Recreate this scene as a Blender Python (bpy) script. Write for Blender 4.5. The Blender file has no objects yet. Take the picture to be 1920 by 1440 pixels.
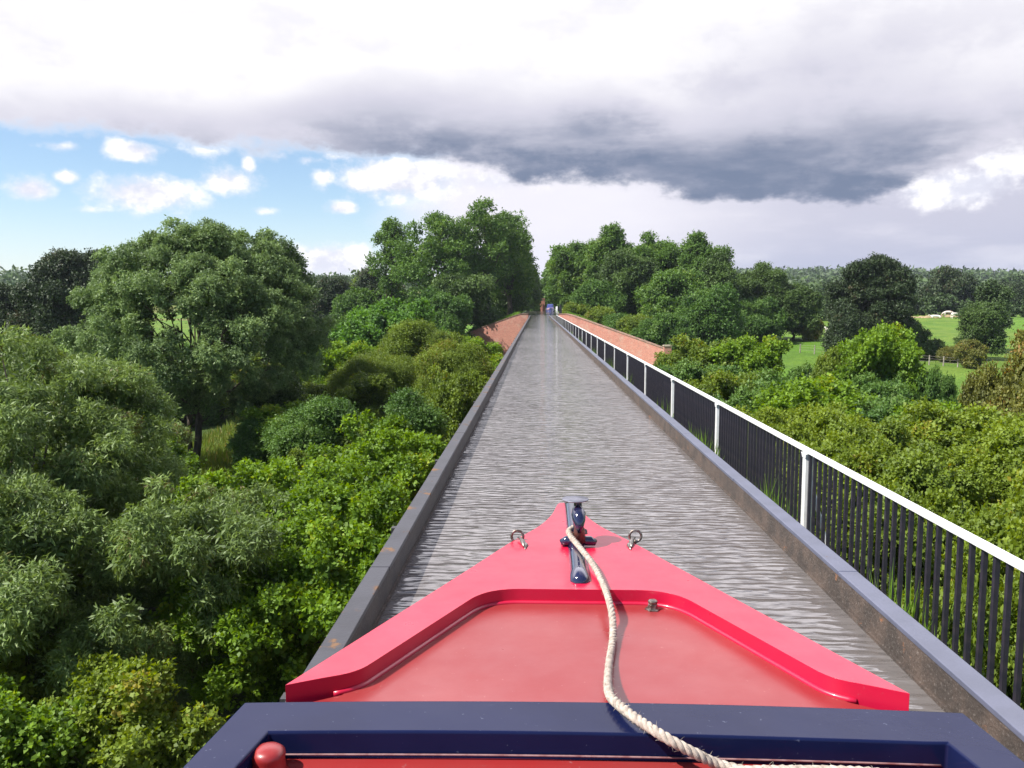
import bpy, bmesh, math, random
import numpy as np
from mathutils import Vector, Matrix
R = math.radians
random.seed(7)
scene = bpy.context.scene
col = scene.collection
CAMZ = 1.76
FPX = 1550.0

# ------------------------------------------------------------------ camera
YAW = math.atan(46/FPX); PIT = math.atan(149/FPX)
Fv = Vector((-math.sin(YAW)*math.cos(PIT), math.cos(YAW)*math.cos(PIT), -math.sin(PIT)))
Rv = Vector((math.cos(YAW), math.sin(YAW), 0)); Uv = Rv.cross(Fv)
cd = bpy.data.cameras.new('camera'); cam = bpy.data.objects.new('camera', cd); col.objects.link(cam)
M = Matrix((Rv, Uv, -Fv)).transposed().to_4x4(); M.translation = (0, 0, CAMZ); cam.matrix_world = M
cd.sensor_width = 36; cd.lens = 36*FPX/1920; cd.clip_start = 0.05; cd.clip_end = 8000
scene.camera = cam

def ray(px, py):
    return Fv + Rv*((px-960)/FPX) - Uv*((py-720)/FPX)
def at(px, py, d):                      # point at distance d along the canal seen at that pixel
    v = ray(px, py); t = d/v.y
    return v.x*t, d, CAMZ+v.z*t
def onz(px, py, z):
    v = ray(px, py); t = (z-CAMZ)/v.z
    return Vector((v.x*t, v.y*t, z))

# ------------------------------------------------------------------ object helpers
def tag(o, label=None, cat=None, group=None, kind=None):
    if label: o['label'] = label
    if cat: o['category'] = cat
    if group: o['group'] = group
    if kind: o['kind'] = kind
    return o
def empty(name, loc, label, cat, group=None):
    o = bpy.data.objects.new(name, None); col.objects.link(o); o.location = loc
    o.empty_display_size = .3
    return tag(o, label, cat, group)
def base_of(o):
    v = Vector((0, 0, 0))
    while o is not None:
        v = v + Vector(o.location); o = o.parent
    return v
def link(name, me, mat, parent=None, smooth=False):
    o = bpy.data.objects.new(name, me); col.objects.link(o)
    if mat: me.materials.append(mat)
    if parent is not None: o.parent = parent
    if smooth:
        me.polygons.foreach_set('use_smooth', [True]*len(me.polygons))
    return o
class MB:
    """collects shapes (world coordinates), build() links them as one mesh object"""
    def __init__(s): s.v = []; s.f = []
    def add(s, vs, fs):
        k = len(s.v); s.v += [tuple(v) for v in vs]; s.f += [tuple(i+k for i in f) for f in fs]; return s
    def box(s, x0, x1, y0, y1, z0, z1):
        return s.add([(x0,y0,z0),(x1,y0,z0),(x1,y1,z0),(x0,y1,z0),(x0,y0,z1),(x1,y0,z1),(x1,y1,z1),(x0,y1,z1)],
              [(0,3,2,1),(4,5,6,7),(0,1,5,4),(1,2,6,5),(2,3,7,6),(3,0,4,7)])
    def hexa(s, p): return s.add(p, [(0,3,2,1),(4,5,6,7),(0,1,5,4),(1,2,6,5),(2,3,7,6),(3,0,4,7)])
    def tube(s, pts, rad, n=8, cap=True):
        pts = [Vector(p) for p in pts]; m = len(pts)
        if not hasattr(rad, '__len__'): rad = [rad]*m
        vs = []; ref = None
        for i, p in enumerate(pts):
            t = (pts[min(i+1, m-1)]-pts[max(i-1, 0)])
            t = t.normalized() if t.length > 1e-9 else Vector((0,0,1))
            if ref is None:
                ref = Vector((1,0,0)) if abs(t.x) < .8 else Vector((0,1,0))
            a = (ref - t*ref.dot(t)); a = a.normalized() if a.length > 1e-6 else t.orthogonal().normalized()
            ref = a; b = t.cross(a)
            for k in range(n):
                an = 2*math.pi*k/n
                vs.append(p + (a*math.cos(an)+b*math.sin(an))*rad[i])
        fs = []
        for i in range(m-1):
            for k in range(n):
                k2 = (k+1) % n
                fs.append((i*n+k, i*n+k2, (i+1)*n+k2, (i+1)*n+k))
        if cap: fs.append(tuple(range(n-1, -1, -1))); fs.append(tuple((m-1)*n+k for k in range(n)))
        return s.add(vs, fs)
    def lathe(s, c, prof, n=24):
        vs = []; m = len(prof)
        for (r, z) in prof:
            for k in range(n):
                a = 2*math.pi*k/n; vs.append((c[0]+r*math.cos(a), c[1]+r*math.sin(a), c[2]+z))
        fs = [(i*n+k, i*n+(k+1) % n, (i+1)*n+(k+1) % n, (i+1)*n+k) for i in range(m-1) for k in range(n)]
        fs.append(tuple(range(n-1, -1, -1))); fs.append(tuple((m-1)*n+k for k in range(n)))
        return s.add(vs, fs)
    def build(s, name, mat, parent=None, smooth=False, bevel=0, seg=2, autosm=False):
        b = base_of(parent) if parent is not None else Vector((0,0,0))
        me = bpy.data.meshes.new(name)
        me.from_pydata([(v[0]-b.x, v[1]-b.y, v[2]-b.z) for v in s.v], [], s.f); me.update()
        bm = bmesh.new(); bm.from_mesh(me); bmesh.ops.recalc_face_normals(bm, faces=bm.faces); bm.to_mesh(me); bm.free()
        o = link(name, me, mat, parent, smooth)
        if bevel:
            md = o.modifiers.new('bevel', 'BEVEL'); md.width = bevel; md.segments = seg; md.limit_method = 'ANGLE'; md.angle_limit = R(35)
            me.polygons.foreach_set('use_smooth', [True]*len(me.polygons))
            md.harden_normals = True
        return o
def copy_tree(o, parent=None):
    c = o.copy(); col.objects.link(c)
    if parent is not None: c.parent = parent
    for ch in [x for x in o.children if x is not c]: copy_tree(ch, c)
    return c

# ------------------------------------------------------------------ materials
class NT:
    def __init__(s, nt): s.nt = nt
    def n(s, typ, **kw):
        x = s.nt.nodes.new(typ)
        for k, v in kw.items():
            if k.startswith('i_'):
                key = k[2:]; key = int(key) if key.isdigit() else key
                s.put(x.inputs[key], v)
            else: setattr(x, k, v)
        return x
    def put(s, inp, v):
        if isinstance(v, bpy.types.NodeSocket): s.nt.links.new(v, inp)
        else: inp.default_value = v
    def m(s, op, a, b=0.0, c=0.0, clamp=False):
        x = s.nt.nodes.new('ShaderNodeMath'); x.operation = op; x.use_clamp = clamp
        s.put(x.inputs[0], a); s.put(x.inputs[1], b); s.put(x.inputs[2], c); return x.outputs[0]
    def mapr(s, v, a, b, c=0.0, d=1.0, smooth=True):
        x = s.nt.nodes.new('ShaderNodeMapRange'); x.interpolation_type = 'SMOOTHSTEP' if smooth else 'LINEAR'
        s.put(x.inputs[0], v); 
        for i, q in enumerate((a, b, c, d)): s.put(x.inputs[1+i], q)
        return x.outputs[0]
    def mix(s, f, a, b):
        x = s.nt.nodes.new('ShaderNodeMix'); x.data_type = 'RGBA'
        s.put(x.inputs[0], f); s.put(x.inputs[6], a); s.put(x.inputs[7], b); return x.outputs[2]
    def noise(s, vec, scale, detail=4, rough=.55, dist=0.0):
        x = s.nt.nodes.new('ShaderNodeTexNoise'); x.inputs['Scale'].default_value = scale
        x.inputs['Detail'].default_value = detail; x.inputs['Roughness'].default_value = rough; x.inputs['Distortion'].default_value = dist
        if vec is not None: s.put(x.inputs['Vector'], vec)
        return x.outputs[0]
    def scaled(s, vec, sc, loc=(0,0,0)):
        x = s.nt.nodes.new('ShaderNodeMapping'); s.put(x.inputs[0], vec); x.inputs[3].default_value = sc; x.inputs[1].default_value = loc
        return x.outputs[0]
def c4(c): return (c[0], c[1], c[2], 1)
def newmat(name):
    m = bpy.data.materials.new(name); m.use_nodes = True; nt = m.node_tree
    nt.nodes.clear(); out = nt.nodes.new('ShaderNodeOutputMaterial'); return m, NT(nt), out
def simple(name, c1, c2=None, scale=8, rough=.5, metal=0, coat=0, bump=0, bscale=None, spec=.5, rvar=0, stretch=(1,1,1), thr=(.35,.65)):
    m, t, out = newmat(name)
    p = t.n('ShaderNodeBsdfPrincipled'); tc = t.n('ShaderNodeTexCoord').outputs['Object']
    v = t.scaled(tc, stretch)
    if c2 is None: c2 = tuple(x*.85 for x in c1)
    nz = t.noise(v, scale, 5)
    f = t.mapr(nz, thr[0], thr[1])
    t.put(p.inputs['Base Color'], t.mix(f, c4(c1), c4(c2)))
    p.inputs['Metallic'].default_value = metal; p.inputs['Specular IOR Level'].default_value = spec
    p.inputs['Coat Weight'].default_value = coat; p.inputs['Coat Roughness'].default_value = .08
    if rvar: t.put(p.inputs['Roughness'], t.mapr(t.noise(tc, scale*1.7, 4), .3, .7, rough-rvar, rough+rvar, False))
    else: p.inputs['Roughness'].default_value = rough
    if bump:
        b = t.n('ShaderNodeBump'); b.inputs['Strength'].default_value = 1; b.inputs['Distance'].default_value = bump
        t.put(b.inputs['Height'], t.noise(v, bscale or scale*3, 5)); t.put(p.inputs['Normal'], b.outputs[0])
    t.nt.links.new(p.outputs[0], out.inputs[0]); return m

def leafmat(name, dark, light, odd=None, trans=.32, gloss=.35):
    m, t, out = newmat(name)
    tint = t.n('ShaderNodeAttribute', attribute_name='tint').outputs['Fac']
    clump = t.n('ShaderNodeAttribute', attribute_name='clump').outputs['Fac']
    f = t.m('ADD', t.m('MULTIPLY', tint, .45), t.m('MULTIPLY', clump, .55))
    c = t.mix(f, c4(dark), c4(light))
    if odd:                                                   # a few clumps turned, flowering or dying back
        c = t.mix(t.mapr(t.m('ADD', clump, t.m('MULTIPLY', tint, .25)), .97, 1.08), c, c4(odd))
    p = t.n('ShaderNodeBsdfPrincipled'); t.put(p.inputs['Base Color'], c)
    p.inputs['Roughness'].default_value = .55; p.inputs['Specular IOR Level'].default_value = gloss
    tr = t.n('ShaderNodeBsdfTranslucent')
    hs = t.n('ShaderNodeHueSaturation'); hs.inputs['Hue'].default_value = .485; hs.inputs['Saturation'].default_value = 1.15; hs.inputs['Value'].default_value = 1.3
    t.put(hs.inputs['Color'], c); t.put(tr.inputs['Color'], hs.outputs[0])
    mx = t.n('ShaderNodeMixShader'); mx.inputs[0].default_value = trans
    t.nt.links.new(p.outputs[0], mx.inputs[1]); t.nt.links.new(tr.outputs[0], mx.inputs[2])
    t.nt.links.new(mx.outputs[0], out.inputs[0]); return m

LM = dict(
    willow=leafmat('willow_leaves', (.055,.10,.022), (.27,.38,.10), (.13,.11,.03), trans=.3, gloss=.5),
    maple=leafmat('maple_leaves', (0.047,0.111,0.010), (0.252,0.408,0.026), (.30,.36,.03), trans=.38),
    thorn=leafmat('hawthorn_leaves', (0.051,0.093,0.013), (0.247,0.338,0.039), (.22,.17,.03)),
    brown=leafmat('rusty_hawthorn_leaves', (0.055,0.072,0.017), (0.247,0.247,0.046), (.27,.15,.04)),
    bramble=leafmat('bramble_leaves', (0.060,0.106,0.013), (0.287,0.380,0.040), (.30,.27,.04), trans=.38),
    ash=leafmat('ash_leaves', (0.055,0.098,0.034), (0.262,0.375,0.128), trans=.3),
    oak=leafmat('oak_leaves', (0.014,0.029,0.010), (0.065,0.100,0.033), (.08,.06,.03), trans=.15),
    midoak=leafmat('mid_oak_leaves', (0.025,0.055,0.014), (0.130,0.208,0.046), trans=.25),
    syc=leafmat('sycamore_leaves', (0.043,0.111,0.017), (0.182,0.364,0.058), trans=.35),
    tall=leafmat('tall_tree_leaves', (0.030,0.076,0.015), (0.163,0.286,0.046), (.17,.24,.04), trans=.3),
    elder=leafmat('elder_leaves', (0.030,0.085,0.017), (0.156,0.273,0.052), (.14,.22,.05), trans=.3),
    far=leafmat('distant_leaves', (0.024,0.047,0.015), (0.098,0.156,0.046), trans=.15),
    bare=leafmat('thin_bare_leaves', (0.102,0.085,0.060), (0.286,0.221,0.156), trans=.1),
)
M_bark = simple('bark', (.12,.09,.065), (.05,.038,.03), 6, .9, bump=.03, stretch=(1,1,.25))
M_barkdark = simple('dark_bark', (.06,.045,.035), (.03,.022,.018), 6, .9, bump=.03, stretch=(1,1,.25))

# ------------------------------------------------------------------ foliage
def unit(v): return v/np.maximum(np.linalg.norm(v, axis=1, keepdims=True), 1e-9)
def leaves_mesh(name, P, T, N, L, W, tint, clump, fold=.12):
    n = len(P); T = unit(T); N = unit(N - T*np.sum(N*T, 1, keepdims=True)); B = np.cross(T, N)
    L = np.broadcast_to(np.asarray(L, float), (n,))[:, None]; W = np.broadcast_to(np.asarray(W, float), (n,))[:, None]
    V = np.empty((n, 4, 3)); V[:, 0] = P
    V[:, 1] = P + T*L*.45 + B*W*.5 + N*W*fold; V[:, 2] = P + T*L - N*L*.08; V[:, 3] = P + T*L*.45 - B*W*.5 + N*W*fold
    me = bpy.data.meshes.new(name)
    me.vertices.add(4*n); me.vertices.foreach_set('co', V.reshape(-1).astype(np.float32))
    me.loops.add(4*n); me.loops.foreach_set('vertex_index', np.arange(4*n, dtype=np.int32))
    me.polygons.add(n); me.polygons.foreach_set('loop_start', np.arange(0, 4*n, 4, dtype=np.int32))
    me.update(calc_edges=True)
    for nm, a in (('tint', tint), ('clump', clump)):
        at_ = me.attributes.new(nm, 'FLOAT', 'FACE'); at_.data.foreach_set('value', np.asarray(a, np.float32))
    return me
STY = dict(                 # leaf length, width, leaves per sprig, droop, upward share of normals
    willow=(1.0,.24,8,.55,.35), maple=(.8,.62,7,-.1,.75), thorn=(.7,.5,7,.0,.6), brown=(.7,.5,7,.0,.6), bramble=(.8,.6,7,.0,.75),
    ash=(1.0,.42,8,.25,.55), oak=(.85,.6,6,.1,.6), midoak=(.85,.6,6,.1,.6), syc=(.95,.75,6,.15,.75), tall=(.9,.6,6,.15,.6),
    elder=(.9,.5,6,.05,.6), far=(.9,.7,5,.1,.6), bare=(.8,.2,4,.1,.4))
def crown_mesh(name, rng, lobes, kind, leaf, clump_r, cover=1.8, sprig=None, zmin=-1e9, sides=None):
    """lobes: (cx,cy,cz,rx,ry,rz); clumps over the lobes' skins, sprigs over the clumps, leaves along the sprigs"""
    lw, ww, K, droop, up = STY[kind]; L = leaf*lw; W = leaf*ww
    lobes = np.array(lobes, float); cs = []
    for i, lb in enumerate(lobes):
        A = 4*math.pi*((lb[3]*lb[4])**1.6/3+(lb[3]*lb[5])**1.6/3+(lb[4]*lb[5])**1.6/3)**(1/1.6)
        n = int(max(5, .66*A/(math.pi*clump_r**2)))
        u = unit(rng.normal(size=(n, 3))); u[:, 2] = np.where((u[:, 2] < -.35) & (rng.random(n) < .6), -u[:, 2], u[:, 2])
        p = lb[:3] + u*lb[3:]*(rng.uniform(.55, 1.28, (n, 1)))
        keep = np.ones(n, bool)
        for j, o in enumerate(lobes):
            if j != i: keep &= np.sum(((p-o[:3])/o[3:])**2, 1) > .62
        keep &= p[:, 2] > zmin
        q = p[keep]; cs.append(np.c_[q, np.tile(lb[:3], (len(q), 1))])
    C = np.concatenate(cs); nc = len(C)
    cr = clump_r*rng.uniform(.5, 1.45, nc)
    ctint = rng.random(nc)
    leafA = L*W*.5
    per = np.maximum(2, (cover*4*math.pi*cr**2*.55/leafA/K)).astype(int)
    idx = np.repeat(np.arange(nc), per); ns = len(idx)
    out = unit(C[idx, :3]-C[idx, 3:])
    d = unit(rng.normal(size=(ns, 3))*.95 + out*.75 + np.array([0, 0, .35]))
    sl = (sprig or clump_r*.45)*rng.uniform(.5, 1.4, ns)
    squash = np.array([1, 1, .8])
    S = C[idx, :3] + d*squash*(cr[idx]*rng.uniform(.25, 1.0, ns)**.6)[:, None]
    sd = unit(d + rng.normal(size=(ns, 3))*.45 + np.array([0, 0, .25-droop*.6]))
    li = np.repeat(np.arange(ns), K); n = len(li)
    fr = np.tile(np.linspace(.1, 1, K), ns)
    P = S[li] + sd[li]*(sl[li]*fr)[:, None]; P[:, 2] -= droop*.35*sl[li]*fr**2
    P += rng.normal(size=(n, 3))*leaf*.25
    T = unit(sd[li]*.6 + rng.normal(size=(n, 3))*.75 + np.array([0, 0, -droop]))
    N = unit(d[li]*.55 + rng.normal(size=(n, 3))*.5 + np.array([0, 0, up]))
    sz = rng.uniform(.65, 1.25, n)
    tint = np.clip(rng.normal(.5, .25, n), 0, 1); ct = np.clip(ctint[idx][li]*.7+rng.random(ns)[li]*.3, 0, 1)
    # inner, larger leaves that close the clump
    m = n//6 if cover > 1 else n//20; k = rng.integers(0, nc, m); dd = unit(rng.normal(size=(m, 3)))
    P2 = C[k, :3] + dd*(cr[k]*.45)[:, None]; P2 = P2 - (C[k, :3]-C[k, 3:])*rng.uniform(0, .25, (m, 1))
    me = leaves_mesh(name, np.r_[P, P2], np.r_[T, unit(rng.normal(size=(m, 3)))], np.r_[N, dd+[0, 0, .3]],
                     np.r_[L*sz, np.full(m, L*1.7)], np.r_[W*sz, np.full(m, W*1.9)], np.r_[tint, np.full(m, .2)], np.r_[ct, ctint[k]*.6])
    return me, C
def limbs(mb, rng, base, top, r0, C, nl, wob=.25):
    """tapered trunk from base to top with nl limbs out to clumps of the crown"""
    base = Vector(base); top = Vector(top); pts = []; rad = []
    for i in range(9):
        f = i/8; p = base.lerp(top, f); s = (top-base).length*.02*wob*4
        p += Vector((rng.normal()*s, rng.normal()*s, 0))*(f > 0); pts.append(p); rad.append(r0*(1.25 if i == 0 else 1)*(1-.8*f))
    mb.tube(pts, rad, 9)
    if len(C):
        ks = rng.choice(len(C), min(nl, len(C)), replace=False)
        for k in ks:
            e = Vector(C[k][:3]); f = float(rng.uniform(.25, .85)); s = base.lerp(top, f)
            if e.z < s.z: f = max(.15, f*.5); s = base.lerp(top, f)
            mid = s.lerp(e, .5)+Vector((0, 0, (e-s).length*float(rng.uniform(-.02, .14)))); rr = r0*(1-.8*f)*.5
            q1 = s.lerp(mid, .5)+Vector(rng.normal(size=3)*.03*(e-s).length); q2 = mid.lerp(e, .5)+Vector(rng.normal(size=3)*.03*(e-s).length)
            mb.tube([s, q1, mid, q2, e], [rr, rr*.8, rr*.6, rr*.4, rr*.15], 5)
def make_lobes(rng, h, w, dpt, low, n, shape='round'):
    """crown from height low*h to h, width w, depth dpt: a slim core and many uneven bulges"""
    zc = h*(1+low)/2; rz = h*(1-low)/2; L = [(0, 0, zc-.08*rz, w*.27, dpt*.27, rz*.70)]; n = int(n*1.7)
    ph = rng.uniform(0, 6.28)
    for i in range(n):
        a = ph+2.39996*i+rng.uniform(-.3, .3); el = -.75+1.62*(i+.5)/n+rng.uniform(-.12, .12)
        if shape == 'tall': k = 1-max(0, el)*.45
        elif shape == 'cone': k = 1-(el+.7)*.35
        else: k = math.sqrt(max(.12, 1-(min(1, abs(el)*.95))**2))
        s = rng.uniform(.17, .34); q = rng.uniform(.72, 1.12)*(1-s*.75)
        rr = w*.5*s*1.1
        L.append((math.cos(a)*w*.5*k*q, math.sin(a)*dpt*.5*k*q, zc+el*rz*(1-.5*s), rr*1.12, rr*1.12*dpt/w, min(rz, w*.5)*s*rng.uniform(.75, 1.1)))
    for i in range(2): L.append((rng.normal()*.10*w, rng.normal()*.06*w, h-rz*(.24+.12*i), w*.14, dpt*.14, rz*.24))
    return L
def tree(name, label, cat, px, ytop, d, zb, wpx, kind, seed, low=.22, nl=9, leaf=None, cr=None, cover=1.8, group=None,
         shape='round', dep=1.0, bark=None, lean=0, trunk_r=None, dx=0, limbsn=10):
    x, y, zt = at(px, ytop, d); h = max(1.0, zt-zb); w = wpx/FPX*d
    rng = np.random.default_rng(seed)
    leaf = (leaf or d*.003)*(.8 if d < 60 else .92); cr = (cr or max(.35, min(w, h)*.095))*1.2
    t = empty(name, (x, y, zb), label, cat, group)
    ww_ = max(w-1.7*cr, .5*w)*(.86 if d < 100 else 1.0)
    lob = make_lobes(rng, max(h-.8*cr, .8*h), ww_, ww_*dep, low, nl, shape)
    me, C = crown_mesh('crown', rng, lob, kind, leaf, cr, cover, zmin=h*low*.6)
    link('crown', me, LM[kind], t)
    mb = MB(); b = Vector((x, y, zb-.3)); C2 = C.copy(); C2[:, :3] += np.array([x, y, zb])
    limbs(mb, rng, b, (x+lean, y, zb+h*.78), trunk_r or max(.08, h*.026), C2, limbsn)
    mb.build('trunk', bark or M_bark, t, smooth=True)
    return t
# ------------------------------------------------------------------ terrain
def ss(a, b, t):
    t = np.clip((t-a)/(b-a), 0, 1); return t*t*(3-2*t)
def ywall(x):
    return np.where(x > 1, 121-np.clip(x-3, 0, 13)*1.2, 121+np.clip(-1.6-x, 0, 9)*.25)
def zg(x, y):
    x = np.asarray(x, float); y = np.asarray(y, float)
    zr = -7.5 + .0513*np.clip(y-78, 0, 117) + .025*np.clip(y-195, 0, 305) + 17*ss(620, 1300, y+.25*x)*(1+.10*np.sin(x*.006+1.0)) + 8*ss(600, 1000, y)*np.exp(-((x-330)/200)**2)
    zl = -7.5 + 3.2*ss(28, 60, -x)*ss(45, 90, y) + 1.6*ss(80, 200, y) + 12*ss(270, 410, y) + 16*ss(500, 1100, y)
    w = ss(-25, 25, x); b = zl*(1-w)+zr*w
    b = b + .35*np.sin(x*.11+.4)*np.sin(y*.083)+.15*np.sin(x*.31+y*.23)
    e = .35-.36*np.clip(np.abs(x-1)-3.5, 0, 60)
    m = ss(0, 1.5, y-ywall(x)-.4)
    emb = -12+(e+12)*m
    z = np.where(emb > b, emb, b)
    ch = (x > -2.7) & (x < 4.5) & (y > 122.6) & (y < 700)
    return np.where(ch, -1.3, z)
def zgf(x, y): return float(zg(x, y))
xs = np.unique(np.round(np.r_[np.arange(-40, 60, 1.0), [-2.75, -2.65, 4.45, 4.55, -3.5, 5.5], -40-np.geomspace(2, 2600, 70), 60+np.geomspace(2, 2600, 80)], 3))
ys = np.unique(np.round(np.r_[np.arange(-60, 0, 6), np.arange(0, 100, 2), np.arange(100, 130, .75), 122.5, 122.7, np.arange(130, 300, 4), 300+np.geomspace(4, 2600, 90)], 3))
X, Y = np.meshgrid(xs, ys); Z = zg(X, Y)
vv = np.stack([X, Y, Z], -1).reshape(-1, 3); nx, ny = len(xs), len(ys)
i = (np.arange(ny-1)[:, None]*nx + np.arange(nx-1)[None]).reshape(-1)
me = bpy.data.meshes.new('ground'); me.from_pydata(vv.tolist(), [], np.stack([i, i+1, i+nx+1, i+nx], 1).tolist()); me.update()
gm, t, out = newmat('meadow')
tc = t.n('ShaderNodeTexCoord').outputs['Object']; sep = t.n('ShaderNodeSeparateXYZ'); t.put(sep.inputs[0], tc)
big = t.noise(tc, .02, 4); med = t.noise(tc, .25, 5); fine = t.noise(tc, 3.5, 6)
grass = t.mix(t.mapr(big, .38, .62), (.11,.23,.018,1), (.16,.23,.035,1))
grass = t.mix(t.mapr(med, .35, .7), grass, (.085,.17,.02,1))
dry = t.mix(t.mapr(med, .3, .7), (.24,.22,.08,1), (.16,.18,.05,1))
fld = t.mapr(t.noise(t.scaled(tc, (.6, 1.8, 1), (3,1,0)), .009, 2), .52, .56)
fld = t.m('MULTIPLY', fld, t.mapr(sep.outputs[1], 200, 240)); grass = t.mix(fld, grass, dry)
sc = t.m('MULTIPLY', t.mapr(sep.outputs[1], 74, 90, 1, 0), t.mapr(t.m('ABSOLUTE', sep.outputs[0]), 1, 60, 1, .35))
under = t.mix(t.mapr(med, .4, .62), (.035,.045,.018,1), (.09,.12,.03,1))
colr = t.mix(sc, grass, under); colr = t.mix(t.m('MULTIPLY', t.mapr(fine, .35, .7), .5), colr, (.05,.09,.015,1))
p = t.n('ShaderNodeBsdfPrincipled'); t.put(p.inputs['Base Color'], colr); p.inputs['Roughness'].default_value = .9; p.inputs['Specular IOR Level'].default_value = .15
b = t.n('ShaderNodeBump'); b.inputs['Distance'].default_value = .25; t.put(b.inputs['Height'], t.noise(tc, 2.2, 8, .7)); t.put(p.inputs['Normal'], b.outputs[0])
t.nt.links.new(p.outputs[0], out.inputs[0])
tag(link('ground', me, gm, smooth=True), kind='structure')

# ------------------------------------------------------------------ water
wm, t, out = newmat('canal_water')
tc = t.n('ShaderNodeTexCoord').outputs['Object']
sep = t.n('ShaderNodeSeparateXYZ'); t.put(sep.inputs[0], tc)
p = t.n('ShaderNodeBsdfPrincipled')
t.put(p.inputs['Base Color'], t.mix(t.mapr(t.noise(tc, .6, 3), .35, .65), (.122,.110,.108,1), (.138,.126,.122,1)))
p.inputs['Roughness'].default_value = .075; p.inputs['IOR'].default_value = 1.62
n1 = t.noise(t.scaled(tc, (1.9, 6.4, 1)), 2.0, 1.5, .5, .4)
n2 = t.noise(t.scaled(tc, (1.4, 2.8, 1), (4, 2, 0)), 5.0, 1.5, .5, .8)
n3 = t.noise(t.scaled(tc, (.5, .22, 1)), .6, 2)
wv = nt_w = t.nt.nodes.new('ShaderNodeTexWave'); wv.wave_type = 'BANDS'; wv.bands_direction = 'Y'; wv.wave_profile = 'SIN'
t.put(wv.inputs['Vector'], tc); wv.inputs['Scale'].default_value = 3.6; wv.inputs['Distortion'].default_value = 6.0; wv.inputs['Detail'].default_value = 1.0; wv.inputs['Detail Scale'].default_value = .9; wv.inputs['Detail Roughness'].default_value = .45
calm = t.mapr(sep.outputs[1], 22, 75, 1.1, .30)
patch = t.mapr(n3, .36, .62, .6, 1.1)
h = t.m('MULTIPLY', t.m('MULTIPLY', t.m('ADD', t.m('ADD', n1, t.m('MULTIPLY', wv.outputs['Fac'], .16)), t.m('MULTIPLY', n2, .14)), calm), patch)
h = t.m('ADD', h, t.m('MULTIPLY', t.noise(tc, 1.6, 3, .6), .55))
b = t.n('ShaderNodeBump'); b.inputs['Strength'].default_value = 1; b.inputs['Distance'].default_value = .033
t.put(b.inputs['Height'], h); t.put(p.inputs['Normal'], b.outputs[0])
t.nt.links.new(p.outputs[0], out.inputs[0])
XL, XR = -.885, 1.79         # trough inner faces
W = MB(); W.add([(XL-.03,-24,0),(XR+.03,-24,0),(XR+.03,122,0),(XL-.03,122,0),(4.5,122.0,0),(4.5,700,0),(-2.7,700,0),(-2.7,122.0,0)],
                [(0,1,2,3),(7,3,2,4,5,6)])
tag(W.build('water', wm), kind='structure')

# ------------------------------------------------------------------ aqueduct
def rusty(name, c1, c2, rust, rthr, rough, bump, sc=5, speckle=0.0):
    m, t, out = newmat(name); tc = t.n('ShaderNodeTexCoord').outputs['Object']
    a = t.mix(t.mapr(t.noise(tc, sc, 6), .35, .65), c4(c1), c4(c2))
    rm = t.mapr(t.noise(tc, sc*.7, 7, .65), rthr, rthr+.06)
    a = t.mix(rm, a, c4(rust))
    if speckle: a = t.mix(t.m('MULTIPLY', t.mapr(t.noise(tc, 70, 3, .7), .55, .68), speckle), a, (.55,.5,.45,1))
    p = t.n('ShaderNodeBsdfPrincipled'); t.put(p.inputs['Base Color'], a)
    t.put(p.inputs['Roughness'], t.mapr(rm, 0, 1, rough, .9))
    b = t.n('ShaderNodeBump'); b.inputs['Distance'].default_value = bump; t.put(b.inputs['Height'], t.noise(tc, 38, 6, .65)); t.put(p.inputs['Normal'], b.outputs[0])
    t.nt.links.new(p.outputs[0], out.inputs[0]); return m
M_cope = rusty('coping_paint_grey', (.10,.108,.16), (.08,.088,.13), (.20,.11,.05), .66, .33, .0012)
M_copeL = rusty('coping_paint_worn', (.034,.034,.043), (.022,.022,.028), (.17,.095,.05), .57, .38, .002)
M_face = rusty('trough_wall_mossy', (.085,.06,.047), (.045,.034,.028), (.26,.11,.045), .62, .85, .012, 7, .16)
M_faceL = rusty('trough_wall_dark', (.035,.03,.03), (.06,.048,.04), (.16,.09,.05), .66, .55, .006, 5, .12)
M_iron = rusty('cast_iron_black', (.03,.03,.035), (.05,.045,.04), (.2,.09,.04), .66, .5, .003)
aq = empty('aqueduct', (.45, 49, -7.5), 'long iron aqueduct carrying the canal straight ahead between two raised trough edges', 'aqueduct')
YE = 122.0; HL = .19
def face_strip(xf, xb, zt, zb_):
    m = MB(); n = 60
    for k in range(n):
        y0 = -24+(YE+24)*k/n; y1 = -24+(YE+24)*(k+1)/n
        m.box(min(xf, xb), max(xf, xb), y0, y1-.0, zb_, zt)
    return m
# inner walls of the trough (water side) and their outer iron plates
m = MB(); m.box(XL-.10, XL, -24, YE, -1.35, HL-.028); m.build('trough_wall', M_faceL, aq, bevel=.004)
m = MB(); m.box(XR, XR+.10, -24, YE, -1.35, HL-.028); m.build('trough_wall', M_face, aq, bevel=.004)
m = MB(); m.box(XL-.10, XR+.10, -24, YE, -1.45, -1.352); m.build('trough_floor', M_iron, aq)
# coping plates in lengths with butt joints
def coping(x0, x1, mat):
    m = MB(); y = -24.0; k = 0
    while y < YE:
        L = 2.62; y1 = min(y+L-.004, YE); j = .0015*((k*7) % 3-1)
        m.box(x0+j, x1+j, y, y1, HL-.028, HL+j*.5); y += L; k += 1
    return m
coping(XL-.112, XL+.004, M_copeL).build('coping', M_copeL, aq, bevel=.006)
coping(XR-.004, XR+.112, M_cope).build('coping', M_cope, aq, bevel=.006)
# waterline ledges (angle iron at the water)
m = MB(); m.box(XL, XL+.012, -24, YE, -.02, .022); m.build('waterline_strip', M_face, aq)
m = MB(); m.box(XR-.014, XR, -24, YE, -.02, .016); m.build('waterline_strip', M_face, aq)
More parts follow.
